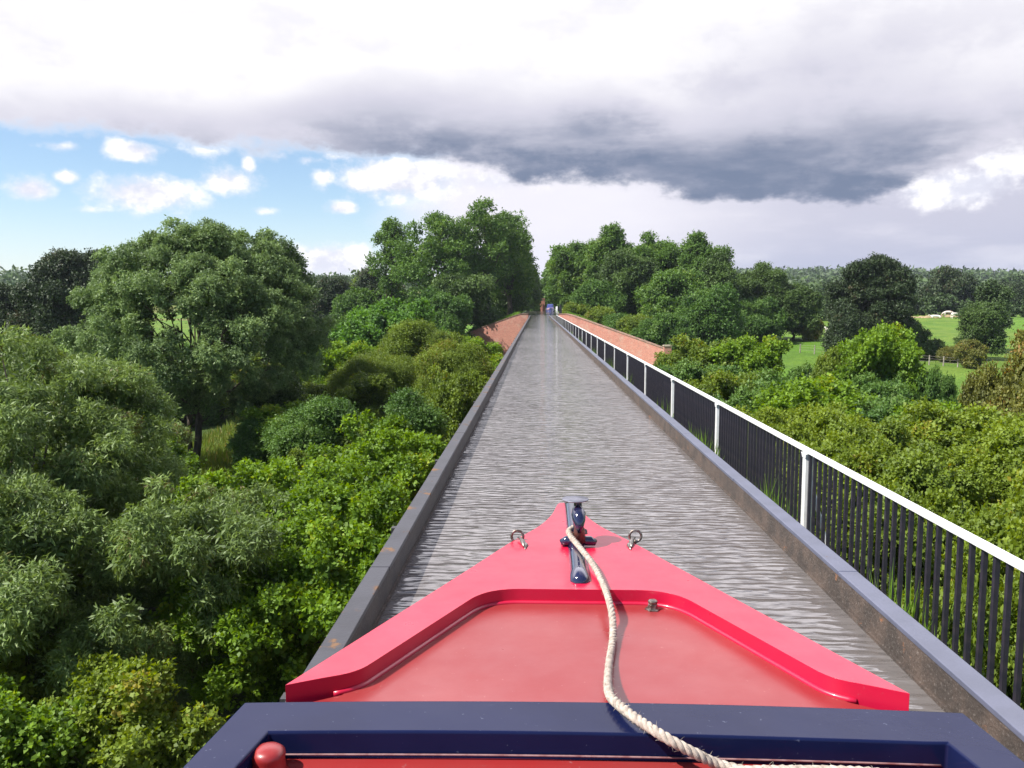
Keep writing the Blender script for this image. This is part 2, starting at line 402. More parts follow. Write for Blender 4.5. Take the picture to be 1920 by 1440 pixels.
# towpath deck beside the trough, at trough-floor level
m = MB(); m.box(XR+.10, 3.05, -24, YE, -1.55, -1.30); m.build('towpath_deck', simple('towpath_gravel', (.16,.14,.11), (.08,.09,.05), 3, .95, bump=.02), aq)
for xa, xb in ((XL-.17, XL-.101), (XR+.101, XR+.16)):
    m = MB(); m.box(xa, xb, -2, -1.94, -1.29, HL-.05); f0 = m.build('trough_flange', M_iron, aq)
    for k in range(1, 47):
        c = f0.copy(); col.objects.link(c); c.parent = aq; c.location = (0, 2.62*k, 0)
brick, t, out = newmat('red_brick')
tc = t.n('ShaderNodeTexCoord').outputs['UV']
bt = t.n('ShaderNodeTexBrick'); t.put(bt.inputs['Vector'], tc); bt.inputs['Scale'].default_value = 1
bt.inputs['Brick Width'].default_value = .23; bt.inputs['Row Height'].default_value = .078; bt.inputs['Mortar Size'].default_value = .006
bt.inputs['Color1'].default_value = (.47,.17,.12,1); bt.inputs['Color2'].default_value = (.35,.115,.08,1); bt.inputs['Mortar'].default_value = (.42,.36,.30,1)
stain = t.mapr(t.noise(tc, .9, 6, .65), .5, .72); c = t.mix(t.m('MULTIPLY', stain, .6), bt.outputs[0], (.42,.33,.26,1))
c = t.mix(t.m('MULTIPLY', t.mapr(t.noise(t.scaled(tc, (1,1,1), (7,3,0)), .5, 5), .55, .75), .5), c, (.12,.07,.05,1))
p = t.n('ShaderNodeBsdfPrincipled'); t.put(p.inputs['Base Color'], c); p.inputs['Roughness'].default_value = .9
t.nt.links.new(p.outputs[0], out.inputs[0])
def add_uv(o):                                    # metres along the wall, metres up
    me = o.data; uv = me.uv_layers.new(name='UVMap')
    for pl in me.polygons:
        n = pl.normal
        for li in pl.loop_indices:
            v = me.vertices[me.loops[li].vertex_index].co
            if abs(n.z) > .7: uv.data[li].uv = (v.x, v.y)
            else:
                tx, ty = -n.y, n.x; l = math.hypot(tx, ty) or 1; uv.data[li].uv = ((v.x*tx+v.y*ty)/l, v.z)
for k in range(13):
    y = 2+k*10.2
    if y > 116: break
    m = MB(); a, b_ = XL-.35, 3.05
    m.hexa([(a-.35,y-.95,-9.5),(b_+.35,y-.95,-9.5),(b_+.35,y+.95,-9.5),(a-.35,y+.95,-9.5),(a,y-.6,-2.0),(b_,y-.6,-2.0),(b_,y+.6,-2.0),(a,y+.6,-2.0)])
    m.box(a-.12, b_+.12, y-.72, y+.72, -2.0, -1.56)
    add_uv(m.build('pier', brick, aq))

# railing on the outer side of the towpath
M_white = rusty('railing_white_paint', (.80,.80,.80), (.70,.70,.68), (.34,.20,.12), .70, .4, .0006, 9)
M_black = simple('railing_black_paint', (.022,.021,.032), (.035,.03,.04), 12, .42, rvar=.08)
RX = 2.90; RT = CAMZ-1.53
rl = empty('railing', (RX, 49, -1.3), 'long railing with white handrail and posts and close black bars beside the sunken towpath', 'railing')
m = MB(); m.box(RX-.032, RX+.032, -12, 121.6, RT-.042, RT); m.build('handrail', M_white, rl, bevel=.006)
POST0 = 8.80-4.35*5; posts = []
y = POST0
while y < 121.5:
    if y > -11.8: posts.append(y)
    y += 4.35
for k, y in enumerate(posts):
    m = MB(); m.box(RX-.040, RX+.040, y-.05, y+.05, -1.30, RT-.043)
    m.hexa([(RX-.045,y-.055,RT-.10),(RX+.045,y-.055,RT-.10),(RX+.045,y+.055,RT-.10),(RX-.045,y+.055,RT-.10),
            (RX-.050,y-.08,RT-.046),(RX+.050,y-.08,RT-.046),(RX+.050,y+.08,RT-.046),(RX-.050,y+.08,RT-.046)])
    # raking stay behind the post
    m.tube([(RX+.04, y, RT-.35), (RX+.36, y, -1.30)], .024, 6)
    m.box(RX+.31, RX+.42, y-.05, y+.05, -1.34, -1.26)
    m.build('post', M_white, rl, bevel=.004)
bars = []; y = -1.2
while y < 121.3:
    if min(abs(y-q) for q in posts) > .075: bars.append(y)
    y += .148
bar_me = None
vis = sorted([b for b in bars if b > 3.4])
first = vis[:100]; rest = [b for b in bars if b not in set(first)]
for b_ in first:
    if bar_me is None:
        m = MB(); m.box(RX-.0165, RX+.0165, b_-.0155, b_+.0155, -1.28, RT-.042); o = m.build('bar', M_black, rl, bevel=.003); bar_me = (o, b_)
    else:
        c = bar_me[0].copy(); col.objects.link(c); c.parent = rl; c.location = (random.uniform(-.003,.003), b_-bar_me[1]+random.uniform(-.005,.005), 0)
m = MB()
for b_ in rest: m.box(RX-.0165, RX+.0165, b_-.0155, b_+.0155, -1.28, RT-.042)
o = m.build('distant_bars', M_black, rl); tag(o, kind='stuff')
m = MB(); m.box(RX-.012, RX+.012, -12, 121.6, -1.24, -1.20); m.build('bottom_rail', M_black, rl)

# brick wing walls of the far abutment
M_copbrick = simple('wall_coping_brick', (.30,.17,.12), (.16,.11,.08), 2, .9)
def wing(pts, zt, label):
    x0, y0 = pts[0]
    w = empty('brick_wall', (x0, y0, -7.5), label, 'brick wall')
    m = MB(); c = MB()
    for (a, b_), (p0, p1) in zip(zip(zt[:-1], zt[1:]), zip(pts[:-1], pts[1:])):
        d = Vector((p1[0]-p0[0], p1[1]-p0[1], 0)).normalized(); n = Vector((-d.y, d.x, 0))
        if n.y < 0: n = -n
        q = lambda pp, z, o: (pp[0]+n.x*o, pp[1]+n.y*o, z)
        m.hexa([q(p0,-8.5,-.5), q(p1,-8.5,-.5), q(p1,-8.5,.45), q(p0,-8.5,.45), q(p0,a-.12,0), q(p1,b_-.12,0), q(p1,b_-.12,.45), q(p0,a-.12,.45)])
        c.hexa([q(p0,a-.118,-.06), q(p1,b_-.118,-.06), q(p1,b_-.118,.5), q(p0,a-.118,.5), q(p0,a,-.06), q(p1,b_,-.06), q(p1,b_,.5), q(p0,a,.5)])
    add_uv(m.build('masonry', brick, w)); c.build('coping', M_copbrick, w)
    return w
pr = []; zr = []
for k in range(14):
    x = 3.2+k*(16.2-3.2)/13; pr.append((x, float(ywall(x)))); zr.append(.35-.36*max(0, x-1-3.5)+.12)
wr = wing(pr, zr, 'long sunlit brick wing wall sloping down right of the railing at the far end of the aqueduct')
m = MB(); x, y = pr[-1]; m.box(x-.1, x+.8, y-.75, y+.25, -8.5, zr[-1]+.25); add_uv(m.build('end_pier', brick, wr))
m = MB(); m.box(x-.18, x+.88, y-.83, y+.33, zr[-1]+.252, zr[-1]+.40); m.build('pier_cap', simple('stone_cap', (.45,.38,.28), (.3,.25,.2), 3, .9), wr)
pl_ = []; zl_ = []
for k in range(11):
    x = -1.25-k*1.05; pl_.append((x, float(ywall(x)))); zl_.append(.35-.36*max(0, 1-x-3.5)+.12)
wing(pl_, zl_, 'brick wing wall left of the trough at the far end, half in tree shade, below a grass bank')
M_stone = simple('stone_sill', (.35,.33,.30), (.2,.19,.17), 3, .8)
m = MB(); m.box(-2.7, XL-.115, 121.7, 122.5, -1.4, .14); m.build('abutment_sill', M_stone, aq)
m = MB(); m.box(XR+.115, 4.5, 121.7, 122.5, -1.4, .14); m.build('abutment_sill', M_stone, aq)
m = MB(); m.box(-2.95, -2.7, 122.5, 330, -1.2, .12); tag(m.build('canal_edging', M_stone), kind='structure')
m = MB(); m.box(4.5, 4.75, 122.5, 330, -1.2, .12); tag(m.build('canal_edging', M_stone), kind='structure')
# ------------------------------------------------------------------ the narrowboat we stand on
def paint(name, c1, c2, rough, coat, dirt=.3, dust=(.4,.3,.3), bump=.0004, spec=.5):
    m, t, out = newmat(name); tc = t.n('ShaderNodeTexCoord').outputs['Object']
    f = t.mapr(t.noise(tc, 2.2, 5), .35, .68)
    a = t.mix(f, c4(c1), c4(c2))
    sp = t.mapr(t.noise(tc, 55, 3, .6), .68, .74); a = t.mix(t.m('MULTIPLY', sp, dirt), a, c4(dust))
    sf = t.m('MULTIPLY', t.mapr(t.noise(t.scaled(tc, (2, 14, 2)), 6, 6, .7), .66, .72), t.mapr(t.noise(tc, 2.5, 2), .5, .62)); a = t.mix(t.m('MULTIPLY', sf, dirt*.9), a, c4(dust))
    p = t.n('ShaderNodeBsdfPrincipled'); t.put(p.inputs['Base Color'], a)
    t.put(p.inputs['Roughness'], t.mapr(t.noise(tc, 6, 5), .3, .7, rough*.8, rough*1.3, False))
    p.inputs['Coat Weight'].default_value = coat; p.inputs['Coat Roughness'].default_value = .12; p.inputs['Specular IOR Level'].default_value = spec
    b = t.n('ShaderNodeBump'); b.inputs['Distance'].default_value = bump; t.put(b.inputs['Height'], t.noise(tc, 14, 5)); t.put(p.inputs['Normal'], b.outputs[0])
    t.nt.links.new(p.outputs[0], out.inputs[0]); return m
M_red = paint('bow_red_paint', (.52,.007,.044), (.48,.006,.036), .34, .3, .3, (.45,.10,.12))
M_deck = paint('deck_faded_red_paint', (.24,.018,.020), (.27,.038,.038), .34, .1, .3, (.5,.25,.22), .001)
M_roofred = paint('hatch_red_paint', (.28,.018,.018), (.25,.03,.028), .35, .2, .25)
M_navy = paint('navy_gloss_paint', (.008,.012,.048), (.006,.009,.038), .16, .0, .25, (.25,.28,.38), .0006, spec=.12)
M_navyg = paint('navy_fitting_paint', (.012,.014,.055), (.008,.010,.035), .12, .9, 0)
M_grey = simple('worn_steel_cap', (.17,.17,.21), (.12,.12,.15), 20, .4, metal=.2)
M_metal = simple('galvanised_steel', (.30,.28,.26), (.12,.09,.07), 60, .4, metal=.8)
M_hull = simple('hull_blacking', (.02,.02,.025), (.035,.03,.03), 4, .5)
CX = .165
nb = empty('narrowboat', (CX, 0, 0), 'red and navy narrowboat bow in the foreground that the view is taken from', 'boat')
def resample(pts, n):
    pts = [Vector(p) for p in pts]; L = [0]
    for a, b_ in zip(pts[:-1], pts[1:]): L.append(L[-1]+(b_-a).length)
    o = []
    for i in range(n):
        s = L[-1]*i/(n-1); k = 0
        while k < len(L)-2 and L[k+1] < s: k += 1
        f = (s-L[k])/max(1e-9, L[k+1]-L[k]); o.append(pts[k].lerp(pts[k+1], min(1, f)))
    return o
def fillet(pts, rr, seg=6):
    """round the corners of an open polyline (2D)"""
    o = [Vector(pts[0])]
    for i in range(1, len(pts)-1):
        p = Vector(pts[i]); a = (Vector(pts[i-1])-p); b_ = (Vector(pts[i+1])-p)
        r = rr[i] if hasattr(rr, '__len__') else rr
        r = min(r, a.length*.48, b_.length*.48)
        A = p+a.normalized()*r; B = p+b_.normalized()*r
        for k in range(seg+1):
            f = k/seg; o.append(A*(1-f)**2+p*2*f*(1-f)+B*f**2)
    o.append(Vector(pts[-1])); return o
def strip_solid(outer, inner, ztop, th, draft=0.0):
    m = MB(); n = len(outer); vs = []
    for a, b_ in zip(outer, inner):
        za, zb_ = ztop(a), ztop(b_)
        vs += [(a[0], a[1], za), (b_[0], b_[1], zb_), (b_[0], b_[1], zb_-th), (a[0], a[1], za-th)]
    fs = []
    for i in range(n-1):
        k = 4*i; l = k+4
        fs += [(k,k+1,l+1,l), (k+1,k+2,l+2,l+1), (k+2,k+3,l+3,l+2), (k+3,k,l,l+3)]
    fs += [(0,3,2,1), tuple(4*(n-1)+j for j in range(4))]
    return m.add(vs, fs)
# foredeck: raised red rim
half_out = fillet([(.0,4.36),(.045,4.36),(.085,4.12),(.145,3.93),(.28,3.675),(.878,2.245)], [0,.03,.08,.1,.12,0], 5)
half_in = fillet([(.0,3.065),(.352,3.065),(.690,2.335),(.80,2.285),(.8779,2.244)], [0,.13,.17,.05,0], 8)
n = 60
ro = resample(half_out, n); ri = resample(half_in, n)
outer = [Vector((CX-p.x, p.y)) for p in ro[::-1]]+[Vector((CX+p.x, p.y)) for p in ro[1:]]
inner = [Vector((CX-p.x, p.y)) for p in ri[::-1]]+[Vector((CX+p.x, p.y)) for p in ri[1:]]
zrim = lambda p: .68+.02*max(0, (p[1]-3.1)/1.2)**2
strip_solid(outer, inner, zrim, .075).build('deck_rim', M_red, nb, bevel=.017, seg=5)
# recessed deck panel
dp = [(CX-.36,3.09),(CX+.36,3.09),(CX+.73,2.30),(CX+.9,2.2),(CX+.9,2.0),(CX-.9,2.0),(CX-.9,2.2),(CX-.73,2.30)]
m = MB(); k = len(dp); m.add([(a, b_, .625) for a, b_ in dp]+[(a, b_, .57) for a, b_ in dp], [tuple(range(k)), tuple(range(2*k-1, k-1, -1))]+[(i, (i+1) % k, k+(i+1) % k, k+i) for i in range(k)])
m.build('deck_panel', M_deck, nb)
# welded cove where rim meets deck
cv = MB(); cv.tube([(CX-p.x, p.y+.0, .626) for p in ri[::-1][6:]]+[(CX+p.x, p.y, .626) for p in ri[1:-6]], .010, 6)
cv.build('rim_weld', M_red, nb, smooth=True)
# hull
m = MB(); prof = [(.605,.985,0),(.30,.97,-.03),(.0,.93,-.10),(-.55,.80,-.25)]
hull_side = [p.copy() for p in ro]+[Vector((.93,2.06)), Vector((.965,1.75)), Vector((.985,.8)), Vector((.985,-14))]
rows = []
for z, s, dy in prof:
    rows.append([(CX+(p.x*s), p.y+dy*(1 if p.y > 2.3 else .0), z) for p in hull_side])
for sgn in (1, -1):
    k = len(hull_side); vs = [((CX+(v[0]-CX)*sgn), v[1], v[2]) for r_ in rows for v in r_]
    m.add(vs, [(a*k+i, a*k+i+1, (a+1)*k+i+1, (a+1)*k+i) for a in range(len(prof)-1) for i in range(k-1)])
m.build('hull', M_hull, nb, smooth=True)
# navy raised frame of the well hatch
zf = lambda p: .72+.012*(1-((p[0]-CX)/.95)**2)
nf = 30
hb_o = [Vector((.985,-13.9)), Vector((.985,.6)), Vector((.963,1.76)), Vector((.930,2.062))]
hb_i = [Vector((.845,-13.9)), Vector((.845,.6)), Vector((.838,1.76)), Vector((.815,1.905))]
fo = [Vector((CX-p.x, p.y)) for p in hb_o]; fi = [Vector((CX-p.x, p.y)) for p in hb_i]
for k in range(1, nf):
    f = k/nf; bow = .006*math.sin(math.pi*f)
    fo.append(Vector((CX-.930+1.86*f, 2.062+bow))); fi.append(Vector((CX-.815+1.63*f, 1.905+.008*math.sin(5*f)*.4)))
fo += [Vector((CX+p.x, p.y)) for p in hb_o[::-1]]; fi += [Vector((CX+p.x, p.y)) for p in hb_i[::-1]]
strip_solid(fo, fi, zf, .115).build('hatch_frame', M_navy, nb, bevel=.007, seg=3)
m = MB()
for k in range(20):
    x0 = CX-.86+1.72*k/20; x1 = CX-.86+1.72*(k+1)/20; z0 = .652+.012*(1-((x0-CX)/.95)**2); z1 = .652+.012*(1-((x1-CX)/.95)**2)
    m.add([(x0,-13.9,z0),(x1,-13.9,z1),(x1,1.915,z1),(x0,1.915,z0)], [(0,1,2,3)])
m.build('hatch_panel', M_roofred, nb, smooth=True)
sl = MB(); sl.tube([(CX-.80+1.6*k/40, 1.901, .6645+.012*(1-((-.80+1.6*k/40)/.95)**2)) for k in range(41)], .0025, 5)
sl.build('sealant_bead', simple('grey_sealant', (.28,.16,.16), (.18,.07,.07), 30, .6), nb, smooth=True)
# mushroom-headed fastening
m = MB(); m.lathe((-.632, 1.848, .655), [(.046,0),(.046,.004),(.040,.008),(.038,.035),(.040,.042),(.038,.052),(.028,.060),(.012,.064)], 28)
m.build('mushroom_vent', M_roofred, nb, smooth=True)
# brass filler bolt on the deck panel
m = MB(); m.lathe((.437, 3.012, .625), [(.030,0),(.030,.004),(.019,.006),(.018,.020),(.016,.022)], 6); m.lathe((.437, 3.012, .648), [(.016,0),(.018,.003),(.018,.010),(.012,.014)], 16)
m.build('deck_bolt', M_metal, nb, bevel=.001)
# stem bar and T stud
ts = MB(); n = 14
pts = [(CX+.008+.012*(y-3.13), y, zrim((0, y))-.004) for y in np.linspace(3.15, 4.34, 14)]
ts.tube([(pts[0][0], 3.128, pts[0][2])]+pts, [.022]+[.040]*2+[.039]*12, 16)
sb = ts.build('stem_bar', M_navyg, nb, smooth=True)
SX, SY = .188, 3.66
m = MB(); m.lathe((SX, SY, .70), [(.030,-.02),(.027,.03),(.020,.07),(.018,.17),(.020,.185)], 20)
m.tube([(SX-.078, SY-.06, .705), (SX-.055, SY-.06, .715), (SX+.055, SY-.06, .715), (SX+.078, SY-.06, .705)], [.014,.022,.022,.014], 12)
m.tube([(SX-.004, SY+.0, .70), (SX-.06, SY-.05, .70)], .025, 10)
st = m.build('tee_stud', M_navyg, nb, smooth=True)
m = MB(); m.lathe((SX-.012, SY, .888), [(.015,-.012),(.030,-.006),(.059,-.003),(.061,.0),(.059,.003),(.01,.005)], 32); m.build('stud_cap', M_grey, st, smooth=True)
m = MB(); m.tube([(SX-.002, SY+.01, .848), (SX-.001, SY-.02, .842), (SX+.001, SY-.05, .832), (SX+.002, SY-.075, .812), (SX+.003, SY-.09, .785), (SX+.003, SY-.095, .760)],
                 [.014,.026,.032,.029,.019,.007], 16); m.build('stud_horn', M_navyg, st, smooth=True)
m = MB(); m.tube([(SX-.001, SY-.05, .84), (SX+.002, SY-.075, .78), (SX+.004, SY-.07, .715)], [.018,.022,.030], 12); m.build('stud_neck', simple('rusty_neck', (.16,.05,.035), (.06,.03,.03), 30, .4), st, smooth=True)
# ring fairleads with split pins at both shoulders of the rim
for sg, (fx, fy) in ((-1, (-.085, 3.705)), (1, (.455, 3.715))):
    m = MB(); rr = .027
    m.tube([(fx+rr*math.cos(a), fy+.004*sg, .704+rr*math.sin(a)) for a in np.linspace(0, 2*math.pi, 25)], .006, 8, cap=False)
    m.tube([(fx, fy+.01, .665), (fx, fy, .685)], .007, 8)
    fl = m.build('fairlead_ring', M_metal, nb, smooth=True)
    m = MB(); ox = -sg*.03
    m.tube([(fx-.004*sg, fy-.005, .700), (fx+ox*.5, fy-.03, .700), (fx+ox*.9, fy-.065, .694), (fx+ox*1.05, fy-.12, .690)], [.005,.007,.012,.004], 8)
    m.tube([(fx+ox*.8, fy-.05, .698), (fx+ox*1.35, fy-.09, .688), (fx+ox*1.25, fy-.15, .686)], [.004,.010,.003], 8)
    m.build('ring_pin', simple('oily_steel', (.12,.10,.09), (.3,.27,.25), 60, .35, metal=.6), fl, smooth=True)

# mooring rope: three laid strands
def catmull(P, step=.006):
    P = [Vector(p) for p in P]; P = [P[0]*2-P[1]]+P+[P[-1]*2-P[-2]]; o = []
    for i in range(1, len(P)-2):
        n = max(2, int((P[i+1]-P[i]).length/step))
        for k in range(n):
            t_ = k/n; a, b_, c, d = P[i-1], P[i], P[i+1], P[i+2]
            o.append(.5*((2*b_)+(c-a)*t_+(2*a-5*b_+4*c-d)*t_*t_+(3*b_-a-3*c+d)*t_**3))
    o.append(P[-2]); return o
def rope(m, ctr, r=.0120, pitch=.058, seed=1):
    rg = random.Random(seed); L = 0; ref = Vector((0,0,1)); strands = [[], [], []]; fib = []
    for i, p in enumerate(ctr):
        t_ = (ctr[min(i+1, len(ctr)-1)]-ctr[max(0, i-1)]).normalized()
        if i: L += (p-ctr[i-1]).length
        a = (ref-t_*ref.dot(t_)).normalized(); ref = a; b_ = t_.cross(a)
        for s in range(3):
            an = 2*math.pi*(L/pitch+s/3); strands[s].append(p+(a*math.cos(an)+b_*math.sin(an))*r*.52)
        for _q in range(rg.choice([0,1,1,2])):
            an = rg.random()*6.28; n_ = a*math.cos(an)+b_*math.sin(an); q = p+n_*r*.95
            fib.append((q, q+n_*rg.uniform(.002,.010)+t_*rg.uniform(-.012,.012)+Vector((rg.uniform(-.003,.003),)*3)))
    for s in strands: m.tube(s, r*.60, 7)
    for a, b_ in fib: m.tube([a, (a+b_)/2+Vector((0,0,.001)), b_], [.0006,.0005,.0002], 3, cap=False)
mr, t, out = newmat('hemp_rope'); tc = t.n('ShaderNodeTexCoord').outputs['Object']
p = t.n('ShaderNodeBsdfPrincipled'); t.put(p.inputs['Base Color'], t.mix(t.mapr(t.noise(tc, 60, 5), .3, .7), (.50,.43,.36,1), (.28,.23,.19,1)))
p.inputs['Roughness'].default_value = .9; b = t.n('ShaderNodeBump'); b.inputs['Distance'].default_value = .0012
t.put(b.inputs['Height'], t.noise(t.scaled(tc, (1,1,1)), 420, 3)); t.put(p.inputs['Normal'], b.outputs[0]); t.nt.links.new(p.outputs[0], out.inputs[0])
m = MB()
path = [(SX+.035, SY-.03, .745), (SX+.0, SY+.035, .75), (SX-.040, SY-.02, .748), tuple(onz(1072, 1008, .74)), tuple(onz(1090, 1030, .728)), tuple(onz(1112, 1058, .715)),
        tuple(onz(1131, 1095, .700)), tuple(onz(1143, 1130, .695)), tuple(onz(1149, 1165, .662)), tuple(onz(1149, 1200, .644)), tuple(onz(1143, 1240, .644)),
        tuple(onz(1140, 1275, .672)), tuple(onz(1143, 1302, .737)), tuple(onz(1160, 1322, .752)), tuple(onz(1200, 1352, .757)), tuple(onz(1250, 1384, .754)),
        tuple(onz(1300, 1411, .725)), tuple(onz(1350, 1434, .69)), tuple(onz(1420, 1452, .685)), (.75, 1.70, .685), (.86, 1.69, .69), (.90, 1.60, .69), (.78, 1.55, .685), (.5, 1.56, .68)]
rope(m, catmull(path), seed=1)
rg = random.Random(5)
for k in range(4):
    cx, cy, rx, ry, z0 = .66+rg.uniform(-.02,.02), 1.675, .26+.03*k, .10+.02*k, .682+.018*(k % 2)
    pp = [(cx+rx*math.cos(a)+rg.uniform(-.008,.008), cy+ry*math.sin(a)*(.9+.1*math.sin(a*3))+rg.uniform(-.006,.006), z0+rg.uniform(0,.006)) for a in np.linspace(.3*k, .3*k+6.1, 15)]
    rope(m, catmull(pp, .010), seed=10+k)
tag(m.build('mooring_rope', mr, smooth=True), 'pale frayed hemp rope running from the bow stud over the deck to a loose coil', 'rope')
# ------------------------------------------------------------------ trees and shrubs
import os, time
T0 = time.time()
def T(name, label, cat, px, ytop, d, wpx, kind, seed, **kw):
    x, y, _ = at(px, ytop, d); zb = kw.pop('zb', None)
    if zb is None: zb = zgf(x, y)
    return tree(name, label, cat, px, ytop, d, zb, wpx, kind, seed, **kw)

# hero ash tree left of centre, twin stems
x, y, zt = at(365, 440, 44); zb = -7.6; h = zt-zb
rng = np.random.default_rng(11)
t_ = empty('ash_tree', (x, y, zb), 'large broad grey-green ash tree on twin bare stems left of the canal', 'tree')
s = 44/FPX
def lb(px, py, r, dz=1.0, dy=0.0, ry=None): # lobe centred on a pixel, radius in px
    X_, Y_, Z_ = at(px, py, 44+dy); return (X_-x, Y_-y, Z_-zb, r*s, (ry or r)*s, r*s*dz)
lobes = [lb(370,620,140,1.0), lb(300,560,100), lb(430,540,100), lb(370,515,85), lb(255,640,85,.8), lb(480,640,95,.9), lb(330,700,100,.7), lb(430,730,80,.7),
         lb(210,610,60), lb(540,600,55), lb(540,680,50), lb(200,690,60,.6), lb(295,475,28), lb(350,490,45), lb(400,490,45), lb(230,545,50), lb(500,560,60),
         lb(165,650,38,.7), lb(330,620,100,1,-3), lb(420,640,100,1,-3), lb(365,715,60,.5,-2.5)]
me, C = crown_mesh('crown', rng, lobes, 'ash', .155, .52, 1.25)
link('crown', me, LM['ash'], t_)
m = MB(); C2 = C.copy(); C2[:, :3] += np.array([x, y, zb])
bx = at(366, 760, 44)[0]
limbs(m, rng, (bx-.05, 44.0, zb-.3), (bx+.3, 44.2, zb+h*.7), .24, C2, 18, .1)
limbs(m, rng, (bx-.38, 44.3, zb-.3), (bx-.9, 44.5, zb+h*.66), .17, C2, 12, .1)
m.build('trunk', M_bark, t_, smooth=True)

T('oak_tree', 'dark domed oak tree at the far left skyline with a small sky gap', 'tree', 150, 470, 93, 250, 'oak', 21, low=.05, nl=14, leaf=.30, cr=1.15)
T('oak_tree', 'low dark oak cut by the left edge of the photo', 'tree', 15, 535, 96, 190, 'oak', 22, low=.05, nl=10, leaf=.32, cr=1.1)
T('oak_tree', 'oak whose dark crown rises behind the right shoulder of the big ash tree', 'tree', 500, 443, 75, 170, 'midoak', 23, low=.15, nl=12, leaf=.26, cr=.95)
T('oak_tree', 'oak crown peeking up just behind the top of the big ash tree', 'tree', 425, 440, 80, 130, 'midoak', 24, low=.2, nl=9, leaf=.27, cr=.95)
# bushes left, middle distance
T('sycamore_tree', 'bright green rounded sycamore below the tall trees left of the canal', 'tree', 735, 556, 82, 215, 'syc', 31, low=.0, nl=13, leaf=.30, cr=.8)
T('sycamore_tree', 'smaller bright green sycamore bush lower down beside the rounded sycamore', 'tree', 662, 600, 74, 120, 'syc', 32, low=.0, nl=9, leaf=.28, cr=.7)
T('hawthorn_bush', 'olive green hawthorn spreading in front of the shaded brick wing wall', 'bush', 790, 604, 62, 210, 'thorn', 33, low=.0, nl=15, leaf=.16, cr=.7)
T('hawthorn_bush', 'feathery hawthorn leaning against the left edge of the trough', 'bush', 850, 640, 48, 170, 'thorn', 34, low=.0, nl=14, leaf=.13, cr=.6)
T('hawthorn_bush', 'mid green hawthorn between the sycamores and the left trough edge', 'bush', 700, 655, 50, 190, 'thorn', 35, low=.0, nl=14, leaf=.13, cr=.65)
T('elder_bush', 'dark green elder right of the stems of the big ash tree', 'bush', 600, 740, 34, 210, 'elder', 36, low=.0, nl=11, leaf=.14, cr=.5)
T('elder_bush', 'dark shrub under the right side of the big ash crown', 'bush', 520, 690, 47, 130, 'midoak', 37, low=.0, nl=8, leaf=.17, cr=.6)
T('elder_bush', 'elder beside the trough edge in front of the feathery hawthorn', 'bush', 765, 745, 31, 200, 'elder', 38, low=.0, nl=11, leaf=.13, cr=.45)
T('hawthorn_bush', 'small shrub in the clearing right of the ash stems', 'bush', 475, 790, 40, 80, 'elder', 39, low=.0, nl=7, leaf=.14, cr=.4)
T('yew_bush', 'very dark bush in the shade left of the ash stems', 'bush', 215, 700, 52, 170, 'oak', 40, low=.0, nl=8, leaf=.2, cr=.7)
T('hawthorn_bush', 'olive hawthorn below the dark oaks at the left edge', 'bush', 40, 632, 62, 170, 'thorn', 41, low=.0, nl=9, leaf=.2, cr=.7)
T('hawthorn_bush', 'olive green bush standing in front of the domed oak', 'bush', 150, 672, 50, 170, 'thorn', 42, low=.0, nl=9, leaf=.17, cr=.6)

# foreground willow
def lobe_tree(name, label, cat, base, lobes, kind, leaf, cr, cover, seed, trunk_r, bark=None, sprig=None, nlimb=16):
    rng = np.random.default_rng(seed); x, y, zb = base
    t_ = empty(name, base, label, cat)
    L = [(a-x, b_-y, c-zb, rx, ry, rz) for a, b_, c, rx, ry, rz in lobes]
    me, C = crown_mesh('crown', rng, L, kind, leaf, cr, cover, sprig=sprig)
    link('crown', me, LM[kind], t_)
    m = MB(); C2 = C.copy(); C2[:, :3] += np.array(base)
    top = max(l[2] for l in lobes)
    limbs(m, rng, (x, y, zb-.3), (x+.4, y+.3, top-.6), trunk_r, C2, nlimb)
    m.build('trunk', bark or M_bark, t_, smooth=True); return t_
lobe_tree('willow_tree', 'big grey-green narrow-leaved willow filling the left foreground', 'tree', (-11.4, 17.2, -7.5),
    [(-10.9,17,-3.6,2.5,2.8,2.6),(-12.0,18,-2.2,2.6,2.4,2.5),(-11.6,19.4,-2.2,1.8,2.0,1.7),(-7.2,15.8,-3.7,1.8,1.8,1.6),(-9.0,14.6,-3.8,2.0,1.5,1.5),(-11.2,14.5,-3.4,2.0,1.8,1.7),(-6.9,17.3,-4.1,1.5,1.7,1.4),(-13.2,16.6,-1.6,1.6,1.6,1.5),(-11.0,19.8,-.9,1.4,1.4,1.1)],
    'willow', .135, .36, 1.3, 51, .2, nlimb=24)
lobe_tree('willow_tree', 'second grey-green willow behind the foreground one at the left edge', 'tree', (-16, 25, -7.5),
    [(-16,25,-3.6,3.6,3.0,2.8),(-14.9,26,-3.4,1.8,2.0,1.8),(-18.5,26,-2.6,2.6,2.4,2.2),(-15,24,-1.9,1.6,1.5,1.3)],
    'willow', .20, .45, 1.3, 52, .2)
lobe_tree('willow_tree', 'grey-green sallow between the foreground willow and the ash stems', 'tree', (-17.2, 33, -7.5),
    [(-17.2,33,-5.0,2.4,2.4,1.8),(-19.2,33,-4.6,2.0,2.0,1.7),(-15.4,31.6,-5.8,1.4,1.4,1.1)], 'willow', .20, .45, 1.3, 53, .12)
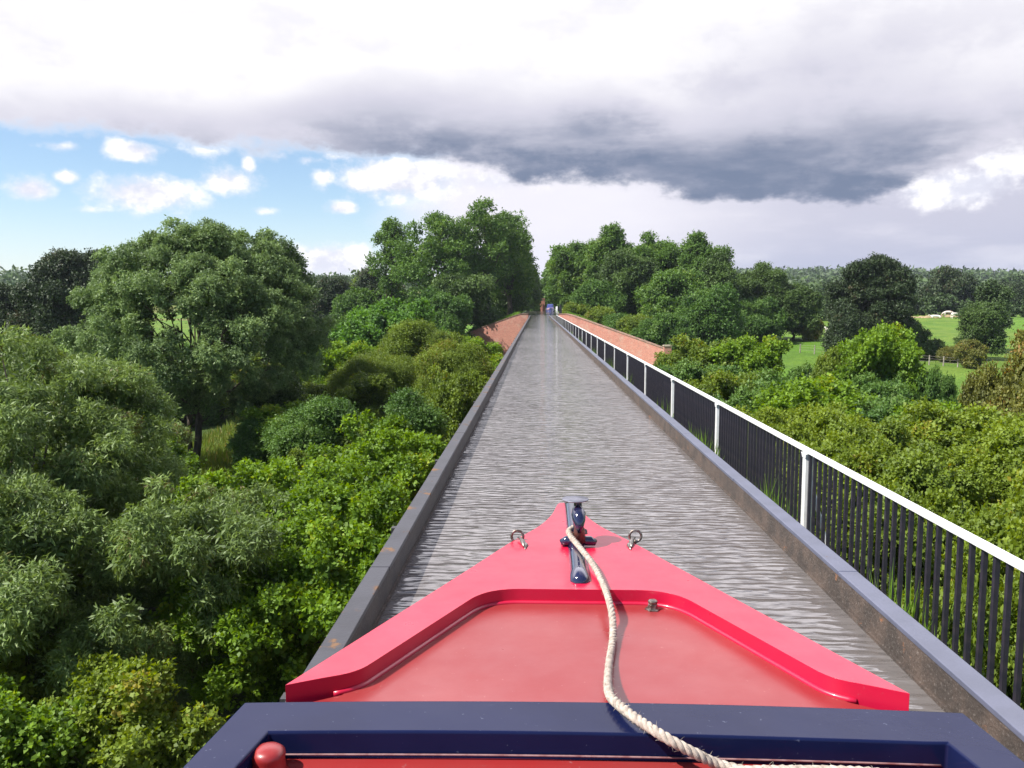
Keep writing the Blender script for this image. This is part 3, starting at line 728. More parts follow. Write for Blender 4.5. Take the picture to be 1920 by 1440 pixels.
# bright green maples close to the trough
lobe_tree('field_maple', 'bright yellow-green field maple next to the left trough edge', 'tree', (-4.6, 17.5, -7.5),
    [(-4.6,17.5,-4.6,1.9,2.2,1.9),(-3.4,16.0,-4.6,1.2,1.5,1.5),(-5.9,16.3,-4.8,1.3,1.4,1.4),(-4.3,19.6,-4.2,1.5,1.5,1.6),(-4.8,15.2,-5.1,1.2,1.2,1.2)],
    'maple', .115, .33, 1.8, 54, .12)
lobe_tree('field_maple', 'lime green field maple in front of the ash stems', 'tree', (-6.8, 23.0, -7.5),
    [(-6.8,23,-4.8,2.4,2.2,1.8),(-8.8,23.5,-5.0,1.7,1.7,1.6),(-5.2,22.0,-4.8,1.6,1.7,1.7),(-7.2,21.3,-5.2,1.6,1.4,1.4),(-10.4,24.5,-5.6,1.5,1.5,1.3)],
    'maple', .14, .38, 1.7, 55, .12)
lobe_tree('field_maple', 'domed lime green maple nearer the trough, right of the ash stems', 'tree', (-5.0, 27.5, -7.5),
    [(-5.0,27.5,-4.3,1.9,1.9,1.8),(-6.6,27.2,-4.9,1.4,1.4,1.3),(-3.8,26.2,-4.8,1.3,1.4,1.4)], 'maple', .15, .4, 1.7, 56, .12)
lobe_tree('hazel_bush', 'glossy round-leaved bush in the bottom left corner', 'bush', (-7.6, 10.3, -7.5),
    [(-7.8,10.6,-5.0,1.2,1.2,1.0),(-7.2,9.6,-5.5,1.1,.9,.9),(-8.6,10.2,-5.6,1.0,1.0,.9),(-7.3,11.4,-5.6,.9,.9,.8)], 'maple', .10, .26, 1.9, 57, .06)
lobe_tree('hazel_bush', 'low green bush in the gloom beside the bottom left corner bush', 'bush', (-6.1, 12.0, -7.5),
    [(-6.4,12.2,-5.3,1.2,1.1,1.0),(-5.3,11.9,-5.8,1.0,.9,.9),(-7.1,11.7,-5.4,.9,.9,.9),(-4.6,12.6,-6.3,.8,.8,.7)], 'bramble', .10, .26, 1.8, 58, .05)


# bank trees at the far end, left of the canal
TL = 'tall trees on the embankment left of the canal'
T('tall_tree', 'tallest of the embankment trees left of the canal, its airy top against the sky', 'tree', 908, 370, 142, 150, 'tall', 61, low=.18, nl=13, leaf=.42, cr=1.05, cover=.62, group=TL, dx=0, limbsn=22)
T('tall_tree', 'airy light green tree at the right end of the tall group, leaning over the canal', 'tree', 955, 388, 150, 105, 'tall', 62, low=.1, nl=13, leaf=.42, cr=1.05, cover=.62, group=TL, shape='tall', limbsn=20)
T('tall_tree', 'middle tree of the tall left group with a broad layered crown', 'tree', 825, 398, 138, 160, 'tall', 63, low=.22, nl=13, leaf=.42, cr=1.1, cover=.85, group=TL, limbsn=18)
T('tall_tree', 'leftmost slim tree of the tall group standing slightly apart', 'tree', 735, 403, 144, 88, 'tall', 64, low=.3, nl=9, leaf=.42, cr=.95, cover=.8, group=TL, limbsn=14)
T('elder_tree', 'dark rounded tree below the tall group beside the grassy bank', 'tree', 868, 508, 126, 130, 'midoak', 65, low=.0, nl=12, leaf=.40, cr=1.0)
T('elder_tree', 'dark low tree under the middle of the tall group', 'tree', 832, 545, 119, 120, 'elder', 66, low=.0, nl=10, leaf=.36, cr=.9)
T('ivy_clad_tree', 'dark narrow tree at the end of the grassy bank left of the canal', 'tree', 945, 470, 158, 80, 'midoak', 67, low=.0, nl=12, leaf=.45, cr=1.2, shape='tall')
for k, (px, yt, d, w) in enumerate([(968,448,175,60),(980,475,198,50),(990,505,225,42),(999,528,262,34)]):
    T('bank_tree', ['first and tallest tree of the receding left canal bank row','second tree of the receding left canal bank row','third tree of the receding left canal bank row','last small tree of the receding left canal bank row'][k], 'tree', px, yt, d, w, 'midoak' if k % 2 else 'tall', 70+k, low=.0, nl=11, leaf=d*.0032, cr=1.4, group='trees along the left canal bank', shape='tall')
for k, (px, yt, d, w) in enumerate([(1036,498,262,30),(1047,476,225,40),(1060,462,190,62)]):
    T('bank_tree', ['farthest small tree of the right canal bank row','middle tree of the right canal bank row','nearest tree of the right canal bank row'][k], 'tree', px, yt, d, w, 'tall', 80+k, low=.0, nl=11, leaf=d*.0032, cr=1.4, group='trees along the right canal bank', shape='tall')
T('tall_tree', 'distant tree closing the view at the end of the canal', 'tree', 1013, 541, 340, 46, 'far', 84, low=.0, nl=9, leaf=1.0, cr=2.0, zb=-.5)
T('tall_tree', 'low dark tree behind the far boat and brick pillar', 'tree', 1028, 551, 320, 40, 'far', 85, low=.0, nl=9, leaf=1.0, cr=1.8, zb=-.5)
# right bank group
TR = 'trees on the embankment right of the canal'
for k, (px, yt, d, w, kd, lab) in enumerate([
    (1098,450,160,120,'tall','leftmost rounded tree of the right group next to the canal'),
    (1150,428,150,110,'tall','tree with an upright pointed top in the right embankment group'),
    (1172,474,140,130,'midoak','lower tree with pale bare limbs in the middle of the right group'),
    (1225,433,150,130,'tall','broad crown in the middle of the right embankment group'),
    (1308,430,145,130,'tall','highest rounded crown toward the right end of the right group'),
    (1345,478,135,90,'midoak','right shoulder tree of the right embankment group'),
    (1262,505,128,130,'tall','lower front tree right of the centre of the right group'),
    (1120,530,135,90,'elder','low dark tree at the foot of the leftmost right-group tree'),
    (1330,540,120,120,'elder','front tree low on the bank below the right shoulder tree')]):
    T('bank_tree', lab, 'tree', px, yt, d, w, kd, 90+k, low=.02, nl=13, leaf=.42, cr=1.15, cover=1.6, group=TR, limbsn=14)
for k, (px, yt, d, w, kd, lab) in enumerate([
    (1430,493,140,115,'midoak','rounded dark tree right of the embankment group, hills showing behind it'),
    (1488,535,138,108,'midoak','low dense tree at the right end of the tree belt beside the green field'),
    (1405,560,134,120,'elder','dense dark tree in the lower middle of the tree belt')]):
    T('hedge_tree', lab, 'tree', px, yt, d, w, kd, 110+k, low=.0, nl=12, leaf=.33, cr=.95)
T('hawthorn_bush', 'small brownish bush at the foot of the tree belt by the field', 'bush', 1524, 595, 136, 36, 'brown', 114, low=0, nl=6, leaf=.28, cr=.6)
# shrubs behind the right wing wall
WG = 'shrubs on the bank behind the right wing wall'
for k, (px, yt, d, w, kd, lab) in enumerate([
    (1085,570,133,62,'thorn','pale green shrub at the canal end of the wing wall'),
    (1125,578,128,62,'thorn','pale green shrub second from the canal behind the wing wall'),
    (1160,590,122,62,'elder','dark shrub hanging over the middle of the wing wall'),
    (1195,592,118,66,'thorn','light shrub above the lower half of the wing wall'),
    (1228,600,114,64,'elder','shrub above the end pier of the wing wall'),
    (1262,590,112,80,'elder','dark shrub just right of the end pier of the wing wall')]):
    T('bank_shrub', lab, 'shrub', px, yt, d, w, kd, 120+k, low=.0, nl=8, leaf=.30, cr=.6, group=WG)

# far left skyline
T('hedge_tree', 'dark round tree in the gap between the ash and the tall trees', 'tree', 620, 522, 150, 95, 'oak', 130, low=0, nl=10, leaf=.45, cr=1.3)
T('hedge_tree', 'mid green tree right of the dark round tree in the left gap', 'tree', 668, 540, 140, 90, 'tall', 131, low=0, nl=9, leaf=.42, cr=1.2)
T('copper_tree', 'dark tree with a purplish crown left of the tall group', 'tree', 708, 513, 170, 90, 'oak', 132, low=0, nl=9, leaf=.48, cr=1.4)
T('lime_tree', 'distant yellow-green tree on the left skyline', 'tree', 680, 518, 230, 50, 'thorn', 133, low=0, nl=8, leaf=.6, cr=1.4)
T('bare_tree', 'distant thin twiggy tree beside the farmhouse', 'tree', 562, 502, 330, 38, 'bare', 134, low=.15, nl=8, leaf=.7, cr=1.3, cover=.5, limbsn=20)
T('hedge_tree', 'olive distant tree left of the farmhouse', 'tree', 548, 512, 300, 30, 'thorn', 135, low=0, nl=8, leaf=.8, cr=1.6)
HG = 'distant hedgerow trees on the left'
for k, (px, yt, d, w) in enumerate([(600,527,380,60),(640,525,400,60)]):
    T('hedgerow_tree', ['far dark hedgerow tree right beside the farmhouse','far dark hedgerow tree above the dark round tree'][k], 'tree', px, yt, d, w, 'far', 140+k, low=0, nl=7, leaf=1.1, cr=2.2, group=HG)

# right side fields
T('oak_tree', 'big dark oak standing alone in the right-hand fields', 'tree', 1636, 475, 117, 150, 'oak', 150, low=.0, nl=18, leaf=.32, cr=.85, shape='tall', cover=1.9)
T('hawthorn_bush', 'brownish bush at the left foot of the lone dark oak', 'bush', 1590, 590, 113, 80, 'oak', 151, low=0, nl=8, leaf=.28, cr=.7)
T('hawthorn_bush', 'small leafy bush at the right foot of the lone dark oak', 'bush', 1706, 600, 116, 66, 'midoak', 152, low=0, nl=7, leaf=.28, cr=.6)
T('oak_tree', 'second broad oak farther off behind the grazing cattle', 'tree', 1780, 505, 225, 98, 'oak', 153, low=.05, nl=10, leaf=.6, cr=1.5)
T('hedge_tree', 'loose upright tree on the field boundary right of the lone oak', 'tree', 1845, 560, 113, 80, 'midoak', 154, low=0, nl=12, leaf=.27, cr=.7)
T('hedge_tree', 'tall thin shoot of a tree rising behind the boundary tree', 'tree', 1866, 522, 125, 50, 'far', 155, low=0, nl=8, leaf=.33, cr=.8, shape='tall')
T('hedge_tree', 'dark distant tree at the right edge of the fields', 'tree', 1895, 530, 240, 80, 'oak', 156, low=0, nl=9, leaf=.65, cr=1.5)
HS = 'low shrubs along the field fence'
for k, (px, yt, d, w, kd, lab) in enumerate([(1745,640,116,62,'midoak','dense low shrub on the fence line right of the lone oak'),(1716,655,115,50,'thorn','small olive shrub nearest the lone oak on the fence line'),
        (1785,656,112,50,'brown','brownish scrub in the middle of the fence line'),(1822,640,104,50,'brown','reddish scrub under the boundary tree')]):
    T('fence_shrub', lab, 'shrub', px, yt, d, w, kd, 160+k, low=0, nl=6, leaf=.26, cr=.5, group=HS)
# distant hedges of the right fields (each run one clipped hedge)
def hedge(label, px0, px1, ytop, d, hgt, kind, seed):
    xa, _, _ = at(px0, ytop, d); xb, _, _ = at(px1, ytop, d); rng = np.random.default_rng(seed)
    t_ = empty('hedge', ((xa+xb)/2, d, zgf((xa+xb)/2, d)), label, 'hedge'); z0 = t_.location.z; L = []
    n = int((xb-xa)/(hgt*.9))+1
    for k in range(n):
        xx = xa+(xb-xa)*(k+.5)/n; hh = hgt*rng.uniform(.7, 1.25)
        L.append((xx-t_.location.x, rng.normal()*.5, zgf(xx, d)-z0+hh*.5, hgt*.75, hgt*.6, hh*.55))
    me, C = crown_mesh('foliage', rng, L, kind, d*.0032, hgt*.25, 1.7); link('foliage', me, LM[kind], t_)
    m = MB()
    for k in range(0, len(L), 2):
        l = L[k]; q = (l[0]+t_.location.x, d+l[1]); m.tube([(q[0], q[1], zgf(*q)-.2), (q[0]+.2, q[1], zgf(*q)+l[5])], [.12,.05], 5)
    m.build('stem', M_barkdark, t_)
hedge('dark hedge behind the cattle between the two right-hand oaks', 1655, 1835, 570, 206, 3.6, 'far', 170)
hedge('hedge right of the second oak behind the cattle field', 1835, 1990, 580, 212, 2.6, 'far', 171)
hedge('dark hedge between the tree belt and the lone oak', 1500, 1640, 565, 190, 3.6, 'far', 172)
hedge('far hedge with taller trees behind the white barn', 1480, 2000, 540, 420, 8, 'far', 173)
hedge('hedge crossing the middle of the distant right-hand fields', 1470, 1720, 555, 300, 5, 'far', 174)
hedge('hedge in front of the distant dry field at the right edge', 1780, 2050, 562, 320, 4.5, 'far', 175)
hedge('dark hedge along the foot of the left-hand fields', 380, 720, 600, 235, 4.0, 'far', 176)
hedge('far hedge below the farmhouse on the left', 300, 760, 560, 330, 5.5, 'far', 177)

# thickets right of the railing: a few kinds, copied
def proto(name, kind, seed, leaf, cr, cover=1.8, nl=9):
    rng = np.random.default_rng(seed); t_ = empty(name, (0,0,0), 'x', 'shrub')
    lob = make_lobes(rng, 4.75, 5.0, 5.0, .0, nl); me, C = crown_mesh('crown', rng, lob, kind, leaf, cr, cover, zmin=.2)
    link('crown', me, LM[kind], t_); m = MB()
    for k in range(4): limbs(m, rng, (rng.normal()*.4, rng.normal()*.4, -.3), (rng.normal()*1.2, rng.normal()*1.2, 3.6), .06, C, 7)
    m.build('stem', M_barkdark, t_, smooth=True); return [t_, False]
PR = dict(b1=proto('bramble_shrub','bramble',201,.115,.36), b2=proto('bramble_shrub','bramble',202,.115,.36), h1=proto('hawthorn_shrub','thorn',203,.12,.36),
          h2=proto('hawthorn_shrub','thorn',204,.17,.48), e1=proto('elder_shrub','elder',205,.17,.48), r1=proto('rusty_hawthorn_shrub','brown',206,.15,.42),
          m1=proto('maple_shrub','maple',207,.17,.48), w1=proto('sallow_shrub','willow',208,.17,.42,1.3))
prng = random.Random(3)
def put(key, px, ytop, d, w, label, group=None, zb=None, flat=None):
    """one shrub whose top shows at that pixel"""
    p_ = PR[key]; o = p_[0] if not p_[1] else copy_tree(p_[0]); p_[1] = True
    x, y, zt = at(px, ytop, d); zb = zgf(x, y) if zb is None else zb; h = max(zt-zb, 1.0)
    o.location = (x, y, zb); o.rotation_euler = (0, 0, prng.uniform(0, 6.28)); o.scale = (w/6.0, w/6.0*prng.uniform(.9, 1.1), h/5.0)
    o['label'] = label
    if group: o['group'] = group
    return o
G1 = 'yellow-green brambles just right of the railing'; G2 = 'hawthorn thicket in the valley right of the aqueduct'; G3 = 'shrubs in the valley left of the aqueduct'
L1 = 'yellow-green bramble shrub in the thicket right behind the near railing'; L2 = 'green hawthorn shrub in the thicket farther out from the railing'
for px, yt, d, w in [(1900,1000,11,4.5),(1760,940,14,5),(1990,900,14,5.5),(1620,880,17.5,5),(1800,850,18,6),(1950,800,20,6),(1560,820,21,5),(1680,800,22,6),(1850,765,24,6.5),(1480,790,25,5),
                     (1580,765,27,6),(1735,790,27,7),(1420,760,30,5),(2050,860,14,5),(2100,1000,10,4),(1880,1130,8.5,3.0)]:
    put(prng.choice(['b1','b2','h1']), px, yt, d, w, L1, G1)
for px, yt, d, w in [(1500,730,34,7),(1640,750,35,6),(1390,730,36,5),(1350,705,42,6),(1440,705,42,7),(1560,722,43,6),(1310,680,52,7),(1660,710,45,6),(1790,775,32,6)]:
    put(prng.choice(['h2','m1','e1']), px, yt, d, w, L2, G2)
for key, px, yt, d, w, lab in [
    ('h2',1335,640,60,9,'rounded olive hawthorn behind the railing below the wing wall end'),('m1',1400,645,58,8,'rounded light green shrub right of the hawthorn below the wing wall'),
    ('e1',1545,690,54,6,'dark green shrub overlapping the near green field'),('m1',1650,628,50,7,'bright green bush with a tall shoot in front of the lone oak'),
    ('h2',1585,658,52,5,'bushy green shrub left of the bright bush below the lone oak'),('e1',1765,695,46,2.6,'small separate bush jutting up into the near field'),
    ('e1',1705,690,48,3.6,'grey-green shrub between the bright bush and the small separate bush'),
    ('r1',1925,650,30,4.2,'rusty brown hawthorn at the right edge of the photo'),('r1',2010,640,27,6,'rusty hawthorn mostly cut by the right edge'),('r1',1935,745,25,3.8,'rusty hawthorn lower down at the right edge')]:
    put(key, px, yt, d, w, lab)
put('h2',1275,668,72,7,'pale hawthorn close to the railing below the end pier',None)
L3 = 'green shrub filling the valley floor left of the aqueduct'
for px, yt, d, w in [(580,850,30,4),(660,800,34,6),(560,765,42,7),(630,720,50,8),(720,700,46,7),(860,700,40,4.5),(900,675,62,7),(560,650,75,10),(205,835,33,5),(100,760,40,8),(230,790,30,6),
                     (330,640,62,9),(420,655,64,9),(20,760,30,8),(-60,900,18,6),(640,650,66,8),(880,640,80,7)]:
    put(prng.choice(['h2','e1','m1','h1']), px, yt, d, w, L3, G3)
for px, yt, d, w, lab in [(190,775,25,5,'sallow shrub right behind the foreground willow')]:
    put('w1', px, yt, d, w, lab)
print('trees', time.time()-T0)

# rough weeds in the clearing by the ash stems and grass on the bank: uncountable
def weeds(name, label, pts_fn, n, L, W, mat, seed):
    rng = np.random.default_rng(seed); P = pts_fn(rng, n); P[:, 2] = zg(P[:, 0], P[:, 1])
    Tn = unit(rng.normal(size=(n, 3))*.35+[0, 0, 1]); N = unit(rng.normal(size=(n, 3)))
    me = leaves_mesh(name, P, Tn, N, L*rng.uniform(.5, 1.3, n), W, rng.random(n), rng.random(n), 0)
    o = link(name, me, mat); tag(o, label, 'weeds', kind='stuff')
M_weed = leafmat('weed_blades', (.09,.15,.025), (.20,.27,.05), (.30,.25,.08))
M_blade = leafmat('grass_blades', (.10,.21,.02), (.18,.30,.04))
weeds('weeds', 'tall yellow-green weeds in the clearing around the ash stems', lambda r, n: np.c_[r.uniform(-22, -7, n), r.uniform(30, 60, n), np.zeros(n)], 26000, .7, .06, M_weed, 301)
weeds('grass', 'fresh grass growing on the bank above the left wing wall', lambda r, n: np.c_[r.uniform(-10.5, -2.8, n), r.uniform(122, 150, n), np.zeros(n)], 9000, .45, .08, M_blade, 302)
weeds('grass', 'fresh grass on the far right bank beside the towpath gate', lambda r, n: np.c_[r.uniform(4.8, 9, n), r.uniform(123, 170, n), np.zeros(n)], 9000, .5, .08, M_blade, 303)
# weeds that grow on the towpath deck through the railing
rng = np.random.default_rng(305); P = []; 
for y0, k_ in [(6.2, 130), (9.6, 160), (13.3, 130), (13.9, 120), (18, 70), (25, 80), (31, 120), (40, 120), (52, 200), (66, 200)]:
    P.append(np.c_[rng.normal(2.72, .10, k_), rng.normal(y0, .22, k_), np.full(k_, -1.3)])
P = np.concatenate(P); n = len(P)
me = leaves_mesh('towpath_weeds', P, unit(rng.normal(size=(n, 3))*.22+[0, 0, 1]), unit(rng.normal(size=(n, 3))), rng.uniform(.5, 1.15, n), .022, rng.random(n), rng.random(n), 0)
tag(link('towpath_weeds', me, M_blade), 'tufts of grass growing on the towpath at the foot of the railing', 'weeds', kind='stuff')

# wooded hills on the horizon
def woodland(name, label, sites, leaf, rad, seed, kind='far'):
    rng = np.random.default_rng(seed); Ps, Ns, cl = [], [], []
    for (x, y) in sites:
        r = rad*rng.uniform(.6, 1.4); n = int(46*rng.uniform(.7, 1.3)); u = unit(rng.normal(size=(n, 3))); u[:, 2] = abs(u[:, 2])
        Ps.append(np.array([x, y, zgf(x, y)+r*.35])+u*[r, r, r*1.15]); Ns.append(u); cl.append(np.full(n, rng.random()))
    P = np.concatenate(Ps); N = np.concatenate(Ns); n = len(P)
    me = leaves_mesh(name, P, unit(rng.normal(size=(n, 3))), N+rng.normal(size=(n, 3))*.4, leaf*rng.uniform(.6, 1.4, n), leaf*.8, rng.random(n), np.concatenate(cl), 0)
    tag(link(name, me, LM[kind]), label, 'woodland', kind='stuff')
rng = np.random.default_rng(310); S = []
for k in range(2600):
    y = rng.uniform(760, 1500); a = rng.uniform(.22, .72); S.append((a*y, y))
woodland('woodland', 'far wooded hillside closing the right-hand fields', S, 4.2, 9, 311)
S = []
for k in range(420):
    y = rng.uniform(330, 640); a = rng.uniform(.27, .70)
    if math.sin(y*.03+a*9) > .25: S.append((a*y, y))
woodland('woodland', 'scattered copses among the distant right-hand fields', S, 2.4, 5.5, 312)
S = []
for k in range(900):
    y = rng.uniform(420, 1000); a = rng.uniform(-.75, .02); S.append((a*y, y))
woodland('woodland', 'low woodland along the left skyline', S, 2.6, 6, 313)

# ------------------------------------------------------------------ far things
# blue moored narrowboat
M_blue = simple('boat_blue_paint', (.02,.03,.13), (.015,.02,.09), 2, .35); M_pink = simple('boat_pale_panel', (.75,.55,.65), (.6,.4,.5), 3, .4)
M_glass = simple('dark_window', (.02,.025,.03), None, 2, .1)
bx_, by_ = 3.45, 205
fb = empty('narrowboat', (bx_, by_, 0), 'small blue narrowboat moored at the right bank in the distance', 'boat')
m = MB(); hw = 1.05
sec = [(0,0.0,.95),(.5,.5,.85),(1.6,.9,.72),(3,1.05,.62),(14,1.05,.62)]; vs = []
for dy, w_, z_ in sec: vs += [(bx_-w_, by_+dy, z_), (bx_+w_, by_+dy, z_), (bx_+w_*.85, by_+dy+.15, -.3), (bx_-w_*.85, by_+dy+.15, -.3)]
m.add(vs, [(4*i+a, 4*i+(a+1) % 4, 4*i+4+(a+1) % 4, 4*i+4+a) for i in range(4) for a in range(4)]+[(16,17,18,19)]); m.build('hull', M_blue, fb, bevel=.03)
m = MB(); m.hexa([(bx_-.9,by_+4,.6),(bx_+.9,by_+4,.6),(bx_+.9,by_+14,.6),(bx_-.9,by_+14,.6),(bx_-.72,by_+4.2,1.75),(bx_+.72,by_+4.2,1.75),(bx_+.72,by_+14,1.75),(bx_-.72,by_+14,1.75)]); m.build('cabin', M_blue, fb, bevel=.04)
m = MB(); m.hexa([(bx_-.85,by_+2.2,.72),(bx_+.85,by_+2.2,.72),(bx_+.9,by_+4,.72),(bx_-.9,by_+4,.72),(bx_-.5,by_+2.9,1.6),(bx_+.5,by_+2.9,1.6),(bx_+.72,by_+4.15,1.9),(bx_-.72,by_+4.15,1.9)]); m.build('cratch_cover', simple('cratch_canvas', (.03,.05,.24), (.02,.03,.16), 3, .6), fb, bevel=.04)
m = MB(); m.hexa([(bx_-.98,by_+.95,.66),(bx_-.3,by_+.1,.72),(bx_-.28,by_+.3,.5),(bx_-.96,by_+1.15,.42),(bx_-.98,by_+.9,.80),(bx_-.3,by_+.05,.90),(bx_-.28,by_+.3,.90),(bx_-.96,by_+1.15,.80)]); m.box(bx_-.55, bx_+.75, by_+2.1, by_+2.18, .74, 1.0); m.build('bow_panel', M_pink, fb)
# brick pillar and yellow post by the boat, gate at the railing's end
m = MB(); m.box(.9, 2.3, 232, 233.4, -.2, 3.2); m.box(.8, 2.4, 231.9, 233.5, 3.2, 3.45); m.box(1.3, 1.7, 231.7, 231.9, -.2, 2.2)
o = m.build('brick_pillar', brick); add_uv(o); tag(o, 'red brick pillar rising at the waterside left of the distant blue boat', 'pillar')
m = MB(); m.box(4.95, 5.05, 176, 176.1, .1, .9); m.box(4.8, 5.2, 175.95, 176.0, .45, 1.35)
tag(m.build('marker_post', simple('yellow_paint', (.7,.62,.05), (.6,.5,.05), 3, .5)), 'small bright yellow marker on the bank right of the distant blue boat', 'marker')
g = empty('towpath_gate', (3.1, 122.6, .3), 'white upright and dark frame where the far end of the railing meets the bank', 'gate')
m = MB(); m.tube([(2.92, 122.0, .1), (2.86, 122.2, 1.45)], .05, 8); m.tube([(3.12, 122.3, .1), (3.0, 122.4, 1.5)], .05, 8); m.build('post', M_white, g, smooth=True)
m = MB(); m.box(3.3, 3.72, 122.9, 123.0, .25, 1.45); m.box(3.4, 3.62, 122.85, 122.9, 1.0, 1.75); m.build('gate_frame', M_black, g, bevel=.02)
m = MB(); m.box(3.3, 3.7, 122.2, 122.5, .2, .42); m.build('step_stone', simple('pale_stone', (.6,.58,.55), None, 4, .9), g, bevel=.03)

# farmhouse on the left
fx, fy, fz = at(577, 546, 400)
fh = empty('farmhouse', (fx, fy, fz-6), 'distant orange brick farmhouse with slate roof and chimneys on the left skyline', 'house')
m = MB(); m.box(fx-5, fx+5, fy, fy+7, fz-8, fz+.6); add_uv(m.build('wall', simple('orange_brick', (.55,.27,.15), (.45,.2,.12), 1, .9), fh))
m = MB(); m.add([(fx-5.3,fy-.3,fz+.55),(fx+5.3,fy-.3,fz+.55),(fx+5.3,fy+7.3,fz+.55),(fx-5.3,fy+7.3,fz+.55),(fx-5.1,fy+3.5,fz+3.0),(fx+5.1,fy+3.5,fz+3.0)],
      [(0,1,5,4),(2,3,4,5),(1,2,5),(3,0,4),(3,2,1,0)]); rf = m.build('roof', simple('slate', (.10,.11,.13), (.06,.065,.08), 2, .7), fh)
for dx_ in (-4, .5, 4):
    m = MB(); m.box(fx+dx_-.5, fx+dx_+.5, fy+3.1, fy+3.9, fz+2.2, fz+4.2); m.box(fx+dx_-.3, fx+dx_+.3, fy+3.3, fy+3.7, fz+4.2, fz+4.6); m.build('chimney', simple('chimney_brick', (.45,.2,.12), None, 2, .9), rf)
for dx_ in (-3.4, 0, 3.4):
    m = MB(); m.box(fx+dx_-.6, fx+dx_+.6, fy-.06, fy-.003, fz-1.6, fz-.2); m.build('window', M_glass, fh)
# white barn on the right
fx, fy, _ = at(1724, 551, 470); fz = zgf(fx, fy)
_, _, zz = at(1724, 556, 470); fz = max(fz, zz)
bn = empty('barn', (fx, fy, zgf(fx, fy)), 'long low white barn in the distant right-hand fields', 'barn')
m = MB(); m.box(fx-4.6, fx+4.6, fy, fy+6, zgf(fx, fy)-1, fz+1.0); m.build('wall', simple('white_render', (.8,.8,.8), (.6,.6,.6), .6, .7), bn)
m = MB(); m.add([(fx-4.9,fy-.3,fz+.98),(fx+4.9,fy-.3,fz+.98),(fx+4.9,fy+6.3,fz+.98),(fx-4.9,fy+6.3,fz+.98),(fx-4.8,fy+3,fz+2.3),(fx+4.8,fy+3,fz+2.3)],
      [(0,1,5,4),(2,3,4,5),(1,2,5),(3,0,4),(3,2,1,0)]); m.build('roof', simple('pale_sheet_roof', (.75,.77,.8), (.6,.6,.65), .5, .5), bn)
m = MB(); m.box(fx-3.5, fx-1.8, fy-.06, fy-.003, fz-1.2, fz+.6); m.build('door', M_glass, bn)

# wooden post-and-wire fence on the field boundary
fe = empty('wire_fence', (53, 112, zgf(53, 112)), 'wooden post and wire fence with weathered posts along the near field edge', 'fence')
M_wood = simple('weathered_wood', (.35,.31,.26), (.22,.19,.16), 4, .9); fp = []
for k in range(14):
    px = 1500+k*27; d = 119-k*1.25; x, y, _ = at(px, 660, d); fp.append((x, y)); z = zgf(x, y)
    m = MB(); m.tube([(x, y, z-.3), (x+.03, y, z+1.25)], [.09,.075], 7); m.build('post', M_wood, fe)
m = MB()
for hgt in (.45,.8,1.12): m.tube([(x, y-.08, zgf(x, y)+hgt) for x, y in fp], .012, 4)
m.build('wire', M_metal, fe)

# cattle and sheep: one continuous skin each, grown over a jointed skeleton
def animal(name, label, cat, loc, rz, s, mat, graze=True, group=None, lying=False):
    H = .0
    V = [(0,0,1.12),(.45,0,1.15),(.85,0,1.18),(-.5,0,1.15),(-.8,0,1.12)]; RR = [.36,.37,.30,.36,.28]; E_ = [(0,1),(1,2),(0,3),(3,4)]
    def add(a, p, r): V.append(p); RR.append(r); E_.append((a, len(V)-1)); return len(V)-1
    nk = add(2, (1.12,0,1.18 if not graze else 1.0), .19); 
    hd = add(nk, (1.4,0,1.35) if not graze else (1.42,0,.62), .15); mz = add(hd, (1.68,0,1.22) if not graze else (1.56,0,.28), .09)
    for sy in (-1, 1):
        e = add(hd, (V[hd][0]-.04, .17*sy, V[hd][2]+.10), .04)
        a = add(2, (.78,.18*sy,.85), .15); b_ = add(a, (.80,.19*sy,.50), .085); c = add(b_, (.79,.19*sy,.25), .06); add(c, (.80,.19*sy,.03), .07)
        a = add(4, (-.80,.18*sy,.88), .20); b_ = add(a, (-.70,.20*sy,.66), .13); c = add(b_, (-.88,.20*sy,.42), .07); d_ = add(c, (-.84,.20*sy,.2), .055); add(d_, (-.80,.20*sy,.03), .065)
    a = add(4, (-1.08,0,1.10), .05); b_ = add(a, (-1.14,0,.75), .03); add(b_, (-1.13,0,.45), .045)
    if lying: V = [(p[0], p[1]*1.4, max(.12, p[2]-.62)) for p in V]
    me = bpy.data.meshes.new(name); me.from_pydata([(p[0]*s, p[1]*s, p[2]*s) for p in V], E_, []); me.update()
    o = link(name, me, mat); md = o.modifiers.new('skin', 'SKIN'); md.use_smooth_shade = True
    for q, r_ in zip(me.skin_vertices[0].data, RR): q.radius = (r_*s*.78, r_*s*.86)
    me.skin_vertices[0].data[0].use_root = True
    sb_ = o.modifiers.new('sub', 'SUBSURF'); sb_.levels = 1; sb_.render_levels = 1
    o.location = loc; o.rotation_euler = (0, 0, rz); tag(o, label, cat, group); return o
def coat(name, c1, c2, thr=(.5,.55), sc=1.3): return simple(name, c1, c2, sc, .85, thr=thr)
CW = coat('coat_cream', (.72,.68,.60), (.6,.54,.45)); CB = coat('coat_black_white', (.03,.025,.025), (.6,.58,.55), (.56,.6)); CR = coat('coat_red_brown', (.30,.13,.06), (.5,.38,.28), (.55,.6)); CF = coat('coat_fawn_white', (.68,.6,.52), (.36,.2,.12), (.5,.55))
CG = 'cattle grazing in the right-hand field'
